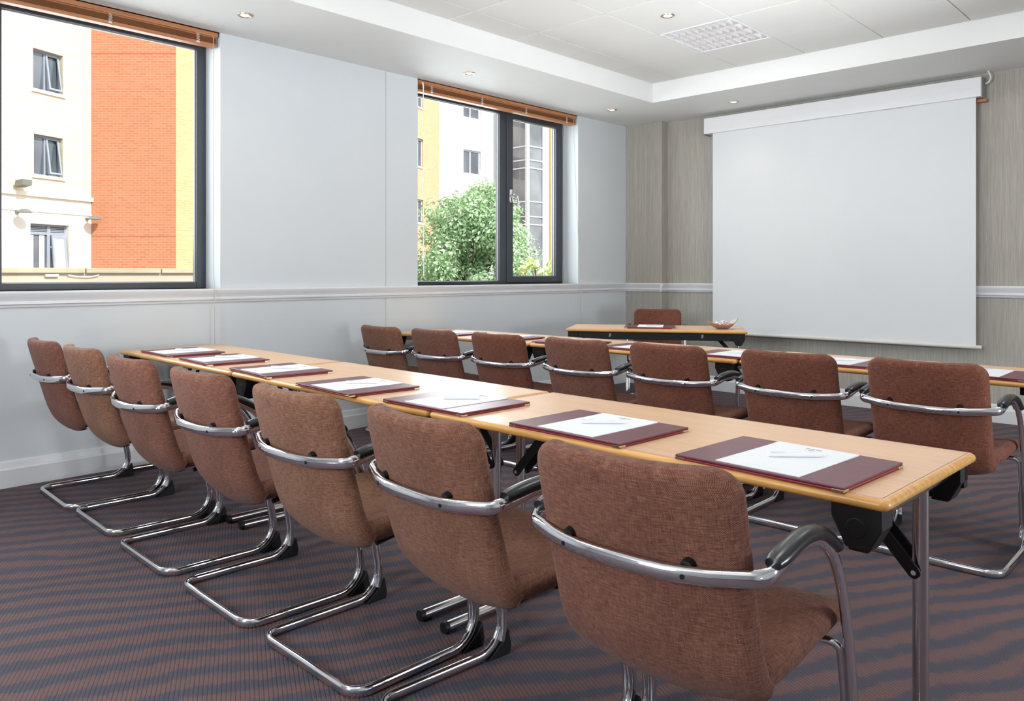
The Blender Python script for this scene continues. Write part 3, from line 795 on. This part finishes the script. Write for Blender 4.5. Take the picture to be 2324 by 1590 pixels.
def make_pad(label, group):
    t = thing('note_pad', label, 'note pad', group=group)
    b = B(); n = 10
    R_ = []
    for k in range(n+1):
        y = -0.148+0.296*k/n; l = 0.0016+0.0035*max(0, (k-7)/3)**2*0.4
        R_.append([(-0.105, y, 0.0), (0.105, y, 0.0), (0.105, y, 0.0012+l*0), (0.105, y, l), (-0.105, y, l)])
    loft(b, R_, False, True); obj('paper_sheet', b, 'paper', t)
    for me, y, nm in ((ME_A, 0.116, 'logo_lettering'), (ME_B, 0.1035, 'logo_lettering')):
        o = D.objects.new(nm, me); COL.objects.link(o); o.parent = t; o.location = (0.004, y, 0.0026)
        o['label'] = 'grey printed hotel name at the head of the sheet'
    b = B()
    for y, w in ((0.0925, 0.128), (-0.120, 0.10), (-0.126, 0.07)):
        for k in range(12): x = -w/2+w*k/12; box(b, (x, y-0.0009, 0.00165), (x+w/12*0.72, y+0.0009, 0.00185))
    obj('fine_print', b, 'ink_faint', t)
    return t
def make_pen(label, group):
    t = thing('ballpoint_pen', label, 'pen', group=group)
    b = B(); tube(b, [(-0.066, 0, 0.0052), (-0.062, 0, 0.0052), (0.0, 0, 0.0054), (0.052, 0, 0.0050), (0.062, 0, 0.0048), (0.070, 0, 0.0046)], [0.0038, 0.0050, 0.0054, 0.0050, 0.0034, 0.0012], 12); obj('barrel', b, 'pen', t, smooth=60)
    b = B(); cbox(b, (-0.045, 0.0, 0.0112), (0.036, 0.004, 0.0014)); cbox(b, (-0.062, 0, 0.0095), (0.004, 0.004, 0.004)); obj('clip', b, 'pen', t, bevel=0.0006)
    return t
GF, GP, GPN = 'burgundy folders on the tables', 'note pads on the folders', 'white pens on the note pads'
ORD = ['first', 'second', 'third', 'fourth', 'fifth', 'sixth', 'seventh']
nearF = [(-4.460, 1.945, -2.0, -1), (-3.920, 1.925, -4.5, -2), (-3.290, 1.890, -5, -4), (-2.610, 1.838, -3.7, -4), (-2.032, 1.846, -0.8, -2), (-1.402, 1.832, -2.4, -2.6), (-0.819, 1.812, -3.2, -4)]
farF = [(-4.420, 3.985, 0, 0), (-3.830, 3.975, 0, 0), (-3.260, 3.985, 1, 0), (-2.715, 3.985, 0, 0), (-2.090, 4.000, -1, 0), (-1.540, 4.015, 1, 0), (-0.912, 4.010, -1, 0)]
TOPF = TH_+0.0004
first = {}
def place(kind, maker, x, y, z, a, label, group):
    if kind in first: return dup(first[kind], (x, y, z), math.radians(a), label, group)
    o = maker(label, group); o.location = (x, y, z); o.rotation_euler = (0, 0, math.radians(a)); first[kind] = o; return o
for i, (x, y, a, pa) in enumerate(nearF):
    w = ORD[i]+' from the window wall, near row' if i < 6 else 'at the open end of the near row'
    place('f', make_folder, x, y, TOPF, a, 'burgundy leather folder with metal corners, '+w, GF)
    place('p', make_pad, x+0.004, y+0.001, TOPF+0.0126, pa, 'white printed note sheet on the folder '+w, GP)
    place('n', make_pen, x+0.004+(0.012 if i == 6 else 0.006), y+0.018, TOPF+0.0144, 41, 'slim white pen on the note sheet '+w, GPN)
for i, (x, y, a, pa) in enumerate(farF):
    w = ORD[i]+' from the window wall, far row' if i < 6 else 'at the cropped end of the far row'
    place('f', make_folder, x, y, TOPF, a, 'burgundy leather folder, '+w, GF)
    place('p', make_pad, x+0.002, y-0.003, TOPF+0.0126, pa, 'white printed note sheet on the folder '+w, GP)
    if i in (1, 2, 3, 4, 5): place('n', make_pen, x+0.008, y+0.015, TOPF+0.0144, 40, 'slim white pen on the note sheet '+w, GPN)
q = on_head(-0.045, -0.040); place('f', make_folder, q.x, q.y, TOPF, 31.4, 'burgundy leather folder on the angled presenter table', GF)
place('p', make_pad, q.x+0.005, q.y, TOPF+0.0126, 31.4, 'white printed note sheet on the presenter table folder', GP)
place('n', make_pen, q.x+0.02, q.y+0.01, TOPF+0.0144, 65, 'slim white pen on the presenter table note sheet', GPN)

# ------------------------------------------------------------------ wooden bowl of wrapped mints
BP = Vector((-3.205, 5.880, TH_+0.0004)); BA = math.radians(43)
t = thing('wooden_bowl', 'boat-shaped brown wooden bowl full of mints on the presenter table', 'bowl', BP, BA)
def bowl_pt(r, a, inner):
    ca, sa = math.cos(a), math.sin(a)
    rim = 0.036+0.030*abs(ca)**2.2+(0.022*max(0, ca)**3)
    e = (0.130*(1-0.06*max(0, ca)), 0.088*(1+0.30*max(0, ca)))
    k = 0.26+0.74*r
    z = rim*r**1.7
    if inner: k *= 0.955; z = z*0.96+0.004
    pinch = 1-(0.15 if ca < 0 else 0.0)*abs(ca)**6*r
    return (e[0]*ca*k, e[1]*sa*k*pinch, z)
b = B(); nA, nR = 40, 9
rings = [[bowl_pt(j/nR, 2*PI*k/nA, False) for k in range(nA)] for j in range(nR+1)]+[[bowl_pt(j/nR, 2*PI*k/nA, True) for k in range(nA)] for j in range(nR, -1, -1)]
R_ = loft(b, rings, False, True)
for f in b.faces:
    if all(any(v is q for r_ in R_[nR+1:] for q in r_) for v in f.verts): f.material_index = 1
obj('bowl_shell', b, ['bowl', 'bowl_in'], t, smooth=60)
def make_mint(label, group):
    b = B(); pts = []
    for sgn in (-1, 1):
        V0 = b.verts.new((sgn*0.010, 0, 0.0)); ring = []
        for k in range(7):
            a = -0.8+1.6*k/6; ring.append(b.verts.new((sgn*(0.010+0.012*math.cos(a)), 0.012*math.sin(a), 0.003*(1 if k % 2 else -1))))
        for k in range(6): f = b.faces.new((V0, ring[k], ring[k+1])); f.material_index = 1 if k == 3 else 0
    rings = []
    for i in range(7):
        a = -PI/2+PI*i/6; rings.append([(0.012*math.sin(a), 0.0095*math.cos(a)*math.cos(2*PI*k/10)+1e-5*k, 0.0065*math.cos(a)*math.sin(2*PI*k/10)) for k in range(10)])
    R_ = [[b.verts.new(p) for p in r] for r in rings[1:-1]]
    for i in range(len(R_)-1):
        for j in range(10): f = b.faces.new((R_[i][j], R_[i][(j+1) % 10], R_[i+1][(j+1) % 10], R_[i+1][j])); f.material_index = 1 if j in (1, 6) else 0
    b.faces.new(R_[0][::-1]); b.faces.new(R_[-1])
    o = obj('wrapped_mint', b, ['mint_white', 'mint_red'], smooth=50); return tag(o, label, 'sweet', group)
ML, MG = 'small red and white wrapped mint heaped in the wooden bowl', 'wrapped mints in the wooden bowl'
m0 = make_mint(ML, MG); k = 0
for lay, (z, n, rx, ry) in enumerate(((0.016, 9, 0.045, 0.030), (0.030, 14, 0.068, 0.042), (0.043, 16, 0.072, 0.042), (0.054, 10, 0.050, 0.028), (0.062, 4, 0.022, 0.012))):
    for i in range(n):
        a = 2*PI*i/n+lay*0.7; r = 0.55+0.45*((i*7) % 3)/2
        lx, ly = rx*r*math.cos(a)+0.004, ry*r*math.sin(a)
        o = m0 if k == 0 else m0.copy()
        if k: COL.objects.link(o)
        o.location = (BP.x+lx*math.cos(BA)-ly*math.sin(BA), BP.y+lx*math.sin(BA)+ly*math.cos(BA), BP.z+z+random.uniform(-0.003, 0.003))
        o.rotation_euler = (random.uniform(-0.5, 0.5), random.uniform(-0.5, 0.5), random.uniform(0, 6.28)); k += 1

# ------------------------------------------------------------------ outside
b = B(); box(b, (-75, -25, -4.3), (XW-TW-0.02, 75, -4.0)); struct('ground', b, 'ground')
def frame_of(P0, d):
    """matrix: local x along d, local y INTO the building (away from the viewer), z up"""
    d = Vector((d[0], d[1], 0)).normalized(); n = Vector((-d.y, d.x, 0))
    m = Matrix.Identity(4); m.col[0][:3] = d; m.col[1][:3] = n; m.col[3][:3] = (P0[0], P0[1], 0); return m
def place_m(o, m): o.matrix_world = m; return o
def facade(bm, u0, u1, z0, z1, holes, th=0.35): wall_cells(bm, u0, u1, z0, z1, holes, lambda q, a, c, p, r: box(q, (a, 0, p), (c, th, r)))
def far_window(parent, u0, u1, z0, z1, split=0.5, fm='grey_frame', sill=True, tilt=False, depth=0.14, w=0.05):
    b = B(); mid = u0+(u1-u0)*split
    for lo, hi in (((u0, z0), (u0+w, z1)), ((u1-w, z0), (u1, z1)), ((u0+w, z0), (mid-w/2, z0+w)), ((mid+w/2, z0), (u1-w, z0+w)), ((u0+w, z1-w), (mid-w/2, z1)), ((mid+w/2, z1-w), (u1-w, z1)), ((mid-w/2, z0), (mid+w/2, z1))):
        box(b, (lo[0], depth, lo[1]), (hi[0], depth+0.06, hi[1]))
    f = obj('window_frame', b, fm, parent)
    b = B(); box(b, (u0+w, depth+0.03, z0+w), (mid-w/2, depth+0.04, z1-w)); obj('window_pane', b, 'pane', f)
    if tilt:
        b = B(); box(b, (mid+w/2, depth+0.05, z0+w), (u1-w, depth+0.06, z1-w), 0)
        obj('window_pane', b, 'pane', f)
        b = B(); a = 0.16; h = z1-z0-2*w
        mt = Matrix.Translation((0, depth+0.02, z1-w)) @ Matrix.Rotation(-a, 4, 'X')
        for lo, hi in (((mid+w/2, -h), (mid+w/2+w, 0)), ((u1-2*w, -h), (u1-w, 0)), ((mid+w/2+w, -h), (u1-2*w, -h+w)), ((mid+w/2+w, -w), (u1-2*w, 0))):
            box(b, (lo[0], -0.04, lo[1]), (hi[0], 0.0, hi[1]), 0, mt)
        sh = obj('tilted_sash', b, fm, f)
        b = B(); box(b, (mid+w*1.5, -0.022, -h+w), (u1-2*w, -0.018, -w), 0, mt); obj('sash_pane', b, 'glass', sh)
    else:
        b = B(); box(b, (mid+w/2, depth+0.03, z0+w), (u1-w, depth+0.04, z1-w)); obj('window_pane', b, 'pane', f)
    if sill:
        b = B(); box(b, (u0-0.06, -0.05, z0-0.09), (u1+0.06, 0.15, z0)); obj('window_sill', b, 'stone', parent)

# cream brick block with the stone ground storey
CA = (-25.661, 8.397)
mA = frame_of(CA, (-.381, .925))
bA = thing('building', 'cream brick block with pale stone base, tilted grey windows and wall floodlights', 'building'); place_m(bA, mA)
winA = [(-1.89, -0.95, 6.40, 7.54, 1), (-1.87, -0.95, 3.98, 5.13, 1), (-1.89, -0.95, 8.70, 9.85, 1)]
winA += [(-5.6, -4.66, z, z+1.15, 0) for z in (3.98, 6.40, 8.70)]
b = B(); facade(b, -16.0, 0.0, 3.48, 13.0, [w[:4] for w in winA]); box(b, (-16, 0.5, -4), (0.0, 6.0, 13.0)); obj('brick_wall', b, 'brick_cream', bA, uv=True)
big = (-1.97, -0.75, 1.05, 2.60)
b = B(); facade(b, -16.0, 0.0, -4.0, 3.38, [big]); obj('stone_base', b, 'stone', bA)
b = B(); box(b, (-16.0, -0.08, 3.36), (0.02, 0.3, 3.48)); box(b, (-16, -0.03, 2.93), (0.01, 0.2, 2.96)); obj('cornice', b, 'stone', bA)
for u0, u1, z0, z1, tl in winA: far_window(bA, u0, u1, z0, z1, 0.48, tilt=bool(tl))
u0, u1, z0, z1 = big
b = B(); w = 0.05
for lo, hi in (((u0, z0), (u0+w, z1)), ((u1-w, z0), (u1, z1)), ((u0+w, z1-w), (-1.35, z1)), ((-1.25, z1-w), (u1-w, z1)), ((u0+w, 2.30), (-1.35, 2.38)), ((-1.25, 2.30), (u1-w, 2.38)), ((-1.35, z0), (-1.25, z1))): box(b, (lo[0], 0.14, lo[1]), (hi[0], 0.22, hi[1]))
f = obj('window_frame', b, 'grey_frame', bA)
b = B()
for k in range(4): box(b, (u0+w, 0.16, 2.40+0.045*k), (u1-w, 0.20, 2.425+0.045*k))
obj('vent_louvre', b, 'grey_frame', f)
b = B(); box(b, (u0+w, 0.19, z0), (-1.35, 0.2, 2.30)); obj('window_pane', b, 'pane', f)
b = B()
for c0, c1 in ((-1.90, -1.76), (-1.58, -1.42)):
    rows_ = [[(c0+(c1-c0)*i/8, 0.17+0.012*math.sin(i*2.1), z) for i in range(9)] for z in (z0, 2.29)]
    v = [[b.verts.new(p) for p in r] for r in rows_]
    for i in range(8): b.faces.new((v[0][i], v[0][i+1], v[1][i+1], v[1][i]))
obj('net_curtain', b, 'curtain', f)
b = B(); mt = Matrix.Translation((0, 0.12, 2.29)) @ Matrix.Rotation(-0.10, 4, 'X')
for lo, hi in (((-1.25, -1.2), (-1.19, 0)), ((u1-0.11, -1.2), (u1-0.05, 0)), ((-1.19, -0.07), (u1-0.11, 0)), ((-1.19, -1.2), (u1-0.11, -1.13))): box(b, (lo[0], -0.05, lo[1]), (hi[0], 0, hi[1]), 0, mt)
sh = obj('tilted_sash', b, 'grey_frame', f)
b = B(); box(b, (-1.19, -0.03, -1.13), (u1-0.11, -0.025, -0.07), 0, mt); obj('sash_pane', b, 'curtain', sh)
# floodlights on that wall
def flood(u, z, kind, label):
    t = thing('floodlight', label, 'floodlight', group='floodlights on the cream building'); place_m(t, mA @ Matrix.Translation((u, 0, z)))
    b = B(); cbox(b, (0, -0.03, 0), (0.10, 0.06, 0.06)); cbox(b, (0, -0.12, 0.0), (0.04, 0.16, 0.03)); obj('bracket', b, 'flood', t)
    if kind == 'box':
        b = B(); prism(b, [(-0.42, -0.05), (-0.14, -0.10), (-0.14, 0.08), (-0.42, 0.10)], 'x', -0.14, 0.14)
    else:
        b = B(); lathe(b, [(0.02, 0.07), (0.10, 0.06), (0.17, 0.0), (0.19, -0.03), (0.17, -0.035)], 18, (0, -0.32, 0.01))
    obj('lamp_head', b, 'flood', t, smooth=40)
flood(-2.38, 3.66, 'box', 'boxy grey floodlight on the cream brick just above the stone base')
flood(-2.38, 2.88, 'dome', 'flat domed floodlight on the stone base, under the boxy one')
flood(-0.16, 2.84, 'dome', 'flat domed floodlight at the corner next to the orange brick')

# orange brick block
CC = (-23.793, 10.177)
bB = thing('building', 'orange brick block with a sunlit paler side, next to the cream block', 'building')
mB = frame_of(CA, (.7239, .6899)); place_m(bB, mB)
b = B(); facade(b, 0.0, 2.58, -4, 13, []); 
for z in (2.36, 7.9): box(b, (0, -0.012, z-0.03), (2.58, 0.0, z+0.03))
box(b, (0.0, 0.35, -4), (2.58, 5, 13)); obj('brick_wall', b, 'brick_orange', bB, uv=True)
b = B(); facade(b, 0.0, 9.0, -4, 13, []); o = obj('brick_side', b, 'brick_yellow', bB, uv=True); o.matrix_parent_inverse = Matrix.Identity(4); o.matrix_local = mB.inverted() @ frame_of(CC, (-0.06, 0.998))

# parapet wall in front of both
t = thing('parapet_wall', 'low rendered parapet wall with weathered coping outside the wide window', 'wall', (-12, 0, 0))
b = B(); box(b, (-0.16, -14, -4), (0.0, 8.4, 1.19)); obj('wall_body', b, 'parapet', t)
b = B(); y = -14.0
while y < 8.4: box(b, (-0.22, y, 1.19), (0.05, min(8.4, y+1.05)-0.012, 1.262)); y += 1.05
obj('coping', b, 'coping', t, bevel=0.008)
b = B(); cbox(b, (0.02, 3.42, 1.16), (0.04, 0.16, 0.035)); tube(b, crom([(0.03, 3.62, 1.165), (0.03, 3.75, 1.145), (0.03, 3.9, 1.14), (0.03, 4.02, 1.165)], 4), 0.006, 6); obj('junction_box', b, 'white_plastic', t)

# buildings seen through the second window
EY = 33.11
mD = frame_of((-38, EY), (-.397, .918))
bD = thing('building', 'yellow-orange brick building with stacked windows behind the tree', 'building'); place_m(bD, mD)
wD = [(-3.4, -2.19, z0, z1, 0) for z0, z1 in ((11.3, 12.95), (7.69, 9.40), (4.26, 5.70), (14.9, 16.4))]
b = B(); facade(b, -14, 0, -4, 18, [w[:4] for w in wD]); box(b, (-14, 0.5, -4), (0, 6, 18)); obj('brick_wall', b, 'brick_peach', bD, uv=True)
for w in wD: far_window(bD, *w[:4], 0.55, fm='pale_frame', w=0.08)
mE = frame_of((-38, 0), (0, 1))
bE = thing('building', 'white rendered building with paired windows behind the tree', 'building'); place_m(bE, mE)
wE = [(35.2, 36.82, z, z+1.62) for z in (11.52, 7.80, 4.1, 15.2)]
b = B(); facade(b, EY, 38.36, -4, 20, wE); box(b, (EY, 0.5, -4), (38.36, 6, 20)); obj('rendered_wall', b, 'render_white', bE)
for w in wE: far_window(bE, *w, 0.46, fm='pale_frame', sill=False, w=0.10)
# glass stair tower
bT = thing('glass_tower', 'grey glass stair tower with white mullions beside the white building', 'building')
XT, YT0, YT1 = -35.15, 38.36, 39.95
b = B(); box(b, (-38.0, YT0+0.02, -4), (XT-0.02, YT1, 20)); obj('glass_face', b, 'tower_glass', bT)
b = B(); box(b, (XT-0.16, YT0-0.06, -4), (XT+0.04, YT0+0.14, 20)); box(b, (XT-0.04, YT1-0.12, -4), (XT+0.05, YT1-0.002, 20)); obj('corner_mullion', b, 'pale_frame', bT)
b = B()
for z in (12.3, 9.68, 8.77, 8.24, 6.0, 5.0, 4.47, 2.47, 1.5, 0.6, 13.2):
    box(b, (XT-0.018, YT0+0.14, z-0.04), (XT+0.035, YT1-0.12, z+0.04)); box(b, (-37.99, YT0-0.045, z-0.04), (XT-0.16, YT0+0.018, z+0.04))
obj('transom', b, 'pale_frame', bT)
bG = thing('building', 'white wall with a cream end face beyond the glass tower', 'building')
b = B(); box(b, (-40, 39.95, -4), (-35.5, 40.95, 20)); obj('rendered_wall', b, 'render_white', bG)
b = B(); box(b, (-40, 40.95, -4), (-35.3, 46, 20)); obj('cream_wall', b, 'render_cream', bG)

# trees
def leaves(bm, c, rad, n, size, seed, clumps):
    rnd = random.Random(seed); cl = []
    for i in range(clumps):
        while True:
            p = Vector((rnd.uniform(-1, 1), rnd.uniform(-1, 1), rnd.uniform(-1, 1)))
            if p.length < 1: break
        q = Vector((p.x*rad[0], p.y*rad[1], p.z*rad[2])); q = Vector((q.x*(1-0.35*max(0, p.z)), q.y*(1-0.35*max(0, p.z)), q.z))
        cl.append((q, rnd.uniform(0.15, 0.30)*rad[0]))
    for i in range(n):
        q, r = cl[rnd.randrange(clumps)]
        d = Vector((rnd.gauss(0, 1), rnd.gauss(0, 1), rnd.gauss(0, 0.8))).normalized()*r*rnd.uniform(0.55, 1.05)
        p = Vector(c)+q+d; s = size*rnd.uniform(0.6, 1.25)
        nrm = (d.normalized()+Vector((rnd.uniform(-.7, .7), rnd.uniform(-.7, .7), rnd.uniform(-.2, 0.9)))).normalized()
        a = nrm.orthogonal().normalized(); a = Matrix.Rotation(rnd.uniform(0, 6.28), 3, nrm) @ a; bb = nrm.cross(a)
        pts = [p-a*s, p-a*s*0.3+bb*s*0.62, p+a*s*0.25+bb*s*0.36, p+a*s, p+a*s*0.25-bb*s*0.36, p-a*s*0.3-bb*s*0.62]
        mid = p+nrm*s*0.16; v = [bm.verts.new(x) for x in pts]; vm = bm.verts.new(p-nrm*s*0.12)
        for k in range(6): bm.faces.new((v[k], v[(k+1) % 6], vm))
    return cl
t = thing('tree', 'leafy green tree outside the second window', 'tree', (-13.05, 12.42, -4.0))
b = B(); cl = leaves(b, (0, 0, 5.10), (1.55, 1.55, 2.25), 52000, 0.045, 3, 210); obj('foliage', b, 'leaf', t)
b = B(); tube(b, crom([(0, 0, 0), (0.05, 0, 1.5), (-0.03, 0.03, 3.0), (0.02, 0, 4.4), (0, 0, 6.3)], 3), [0.11]*6+[0.09, 0.08, 0.07, 0.06, 0.04, 0.03, 0.02][:7], 8); 
rnd = random.Random(4)
for q, r in cl[::3]: tube(b, crom([(0, 0, 3.2+max(0, q.z+1.2)*0.5), (q.x*0.4, q.y*0.4, 4.3+q.z*0.7), (q.x*0.9, q.y*0.9, 5.0+q.z*0.95)], 3), 0.018, 5)
obj('trunk', b, 'bark', t)
t = thing('tree', 'small pale lime tree partly seen at the edge of the second window', 'tree', (-8.35, 9.45, -4.0))
b = B(); cl = leaves(b, (0, 0, 5.25), (0.36, 0.36, 0.50), 260, 0.075, 9, 12); obj('foliage', b, 'leaf_y', t)
b = B(); tube(b, [(0, 0, 0), (0.03, 0, 2.5), (0, 0.02, 5.2)], [0.02, 0.014, 0.005], 8)
for q, r in cl: tube(b, [(0, 0, 4.5), (q.x, q.y, 5.25+q.z)], 0.008, 5)
obj('trunk', b, 'bark', t)

# ------------------------------------------------------------------ light
W = D.worlds.new('World'); SC.world = W; W.use_nodes = True
wn = W.node_tree; bg = wn.nodes['Background']
sky = wn.nodes.new('ShaderNodeTexSky'); sky.sky_type = 'NISHITA'; sky.sun_disc = False; sky.sun_elevation = math.radians(48); sky.air_density = 1.2; sky.dust_density = 3.0
mixn = wn.nodes.new('ShaderNodeMix'); mixn.data_type = 'RGBA'; mixn.inputs[0].default_value = 0.92; mixn.inputs[7].default_value = (0.93, 0.97, 1.0, 1)
wn.links.new(sky.outputs[0], mixn.inputs[6]); wn.links.new(mixn.outputs[2], bg.inputs['Color']); bg.inputs['Strength'].default_value = 1.5
def light(kind, name, loc, rot, energy, color=(1, 1, 1), **kw):
    l = D.lights.new(name, kind); l.energy = energy; l.color = color
    for k, v in kw.items(): setattr(l, k, v)
    o = D.objects.new(name, l); COL.objects.link(o); o.location = loc; o.rotation_euler = rot; return o
d = Vector((-0.95, -0.10, -0.80)).normalized()
light('SUN', 'sun', (0, 0, 30), d.to_track_quat('-Z', 'Y').to_euler(), 6.0, (1, 0.96, 0.9), angle=0.01)
for i, (x0, x1, y0, y1) in enumerate(LUM_ALL):
    light('AREA', 'louvre_lamp', ((x0+x1)/2, (y0+y1)/2, ZT-0.012), (0, 0, 0), 9, (1, 0.985, 0.97), shape='SQUARE', size=0.52)
for x, y, z in ((-4.552, 2.374, ZC), (-4.572, 4.300, ZC), (-4.581, 6.223, ZC), (-3.548, 6.719, ZC), (-2.955, 4.657, ZT)):
    light('SPOT', 'downlight_lamp', (x, y, z-0.02), (0, 0, 0), 2.5, (1, 0.88, 0.72), spot_size=math.radians(110), spot_blend=0.8, shadow_soft_size=0.03)
# unseen fill lamps added to brighten ceiling and walls, standing in for a bounced flash
for p, q, e in (((0.95, 3.5, 0.5), (-1.9, 4.4, 2.96), 18), ((2.1, 0.0, 1.1), (-2.6, 3.2, 2.96), 10), ((-1.4, -2.6, 0.6), (-4.5, 2.2, 2.79), 10), ((-2.8, -2.4, 0.6), (-2.8, 2.8, 2.96), 22)):
    light('AREA', 'bounce_fill', p, (Vector(q)-Vector(p)).to_track_quat('-Z', 'Y').to_euler(), e, (0.92, 0.965, 1.0), shape='DISK', size=0.7, spread=0.85)
light('AREA', 'bounce_fill', (0.0, -1.2, 1.5), (math.radians(180), 0, 0), 25, (0.94, 0.975, 1.0), shape='DISK', size=0.8)
light('AREA', 'soft_fill', (-1.8, -3.1, 2.2), Vector((-0.05, 1, -0.16)).to_track_quat('-Z', 'Y').to_euler(), 150, (0.92, 0.965, 1.0), shape='SQUARE', size=1.2)  # unseen fill added at the rear to lift chair backs and walls
light('AREA', 'soft_fill', (2.2, 3.6, 0.95), Vector((-1, 0.02, 0.06)).to_track_quat('-Z', 'Y').to_euler(), 78, (0.92, 0.965, 1.0), shape='SQUARE', size=0.8)  # unseen low fill added on the right to lift the window wall
# area lamps added outside the two windows to boost the daylight coming in
for (y0, y1) in (W1, W2):
    light('AREA', 'window_fill', (XF-0.75, (y0+y1)/2, 2.15), (0, math.radians(-66), 0), 75, (0.88, 0.95, 1.0), shape='RECTANGLE', size=1.7, size_y=y1-y0+0.2)

# ------------------------------------------------------------------ camera
cd = D.cameras.new('camera'); cam = D.objects.new('camera', cd); COL.objects.link(cam)
cam.location = (0, 0, 1.1787); cam.rotation_euler = (math.radians(90), 0, math.radians(43.633))
cd.sensor_width = 36; cd.sensor_fit = 'HORIZONTAL'; cd.lens = 1777.94/2324*36; cd.shift_y = -(795-621.3)/2324; cd.clip_start = 0.02; cd.clip_end = 300
SC.camera = cam
vs_ = SC.view_settings; vs_.view_transform = 'Standard'; vs_.look = 'None'; vs_.gamma = 1.0; vs_.use_curve_mapping = False; vs_.exposure = 0.05
SC.cycles.max_bounces = 10; SC.cycles.diffuse_bounces = 6; SC.cycles.glossy_bounces = 5; SC.cycles.transparent_max_bounces = 10
SC.cycles.caustics_reflective = False; SC.cycles.caustics_refractive = False; SC.cycles.sample_clamp_indirect = 6.0
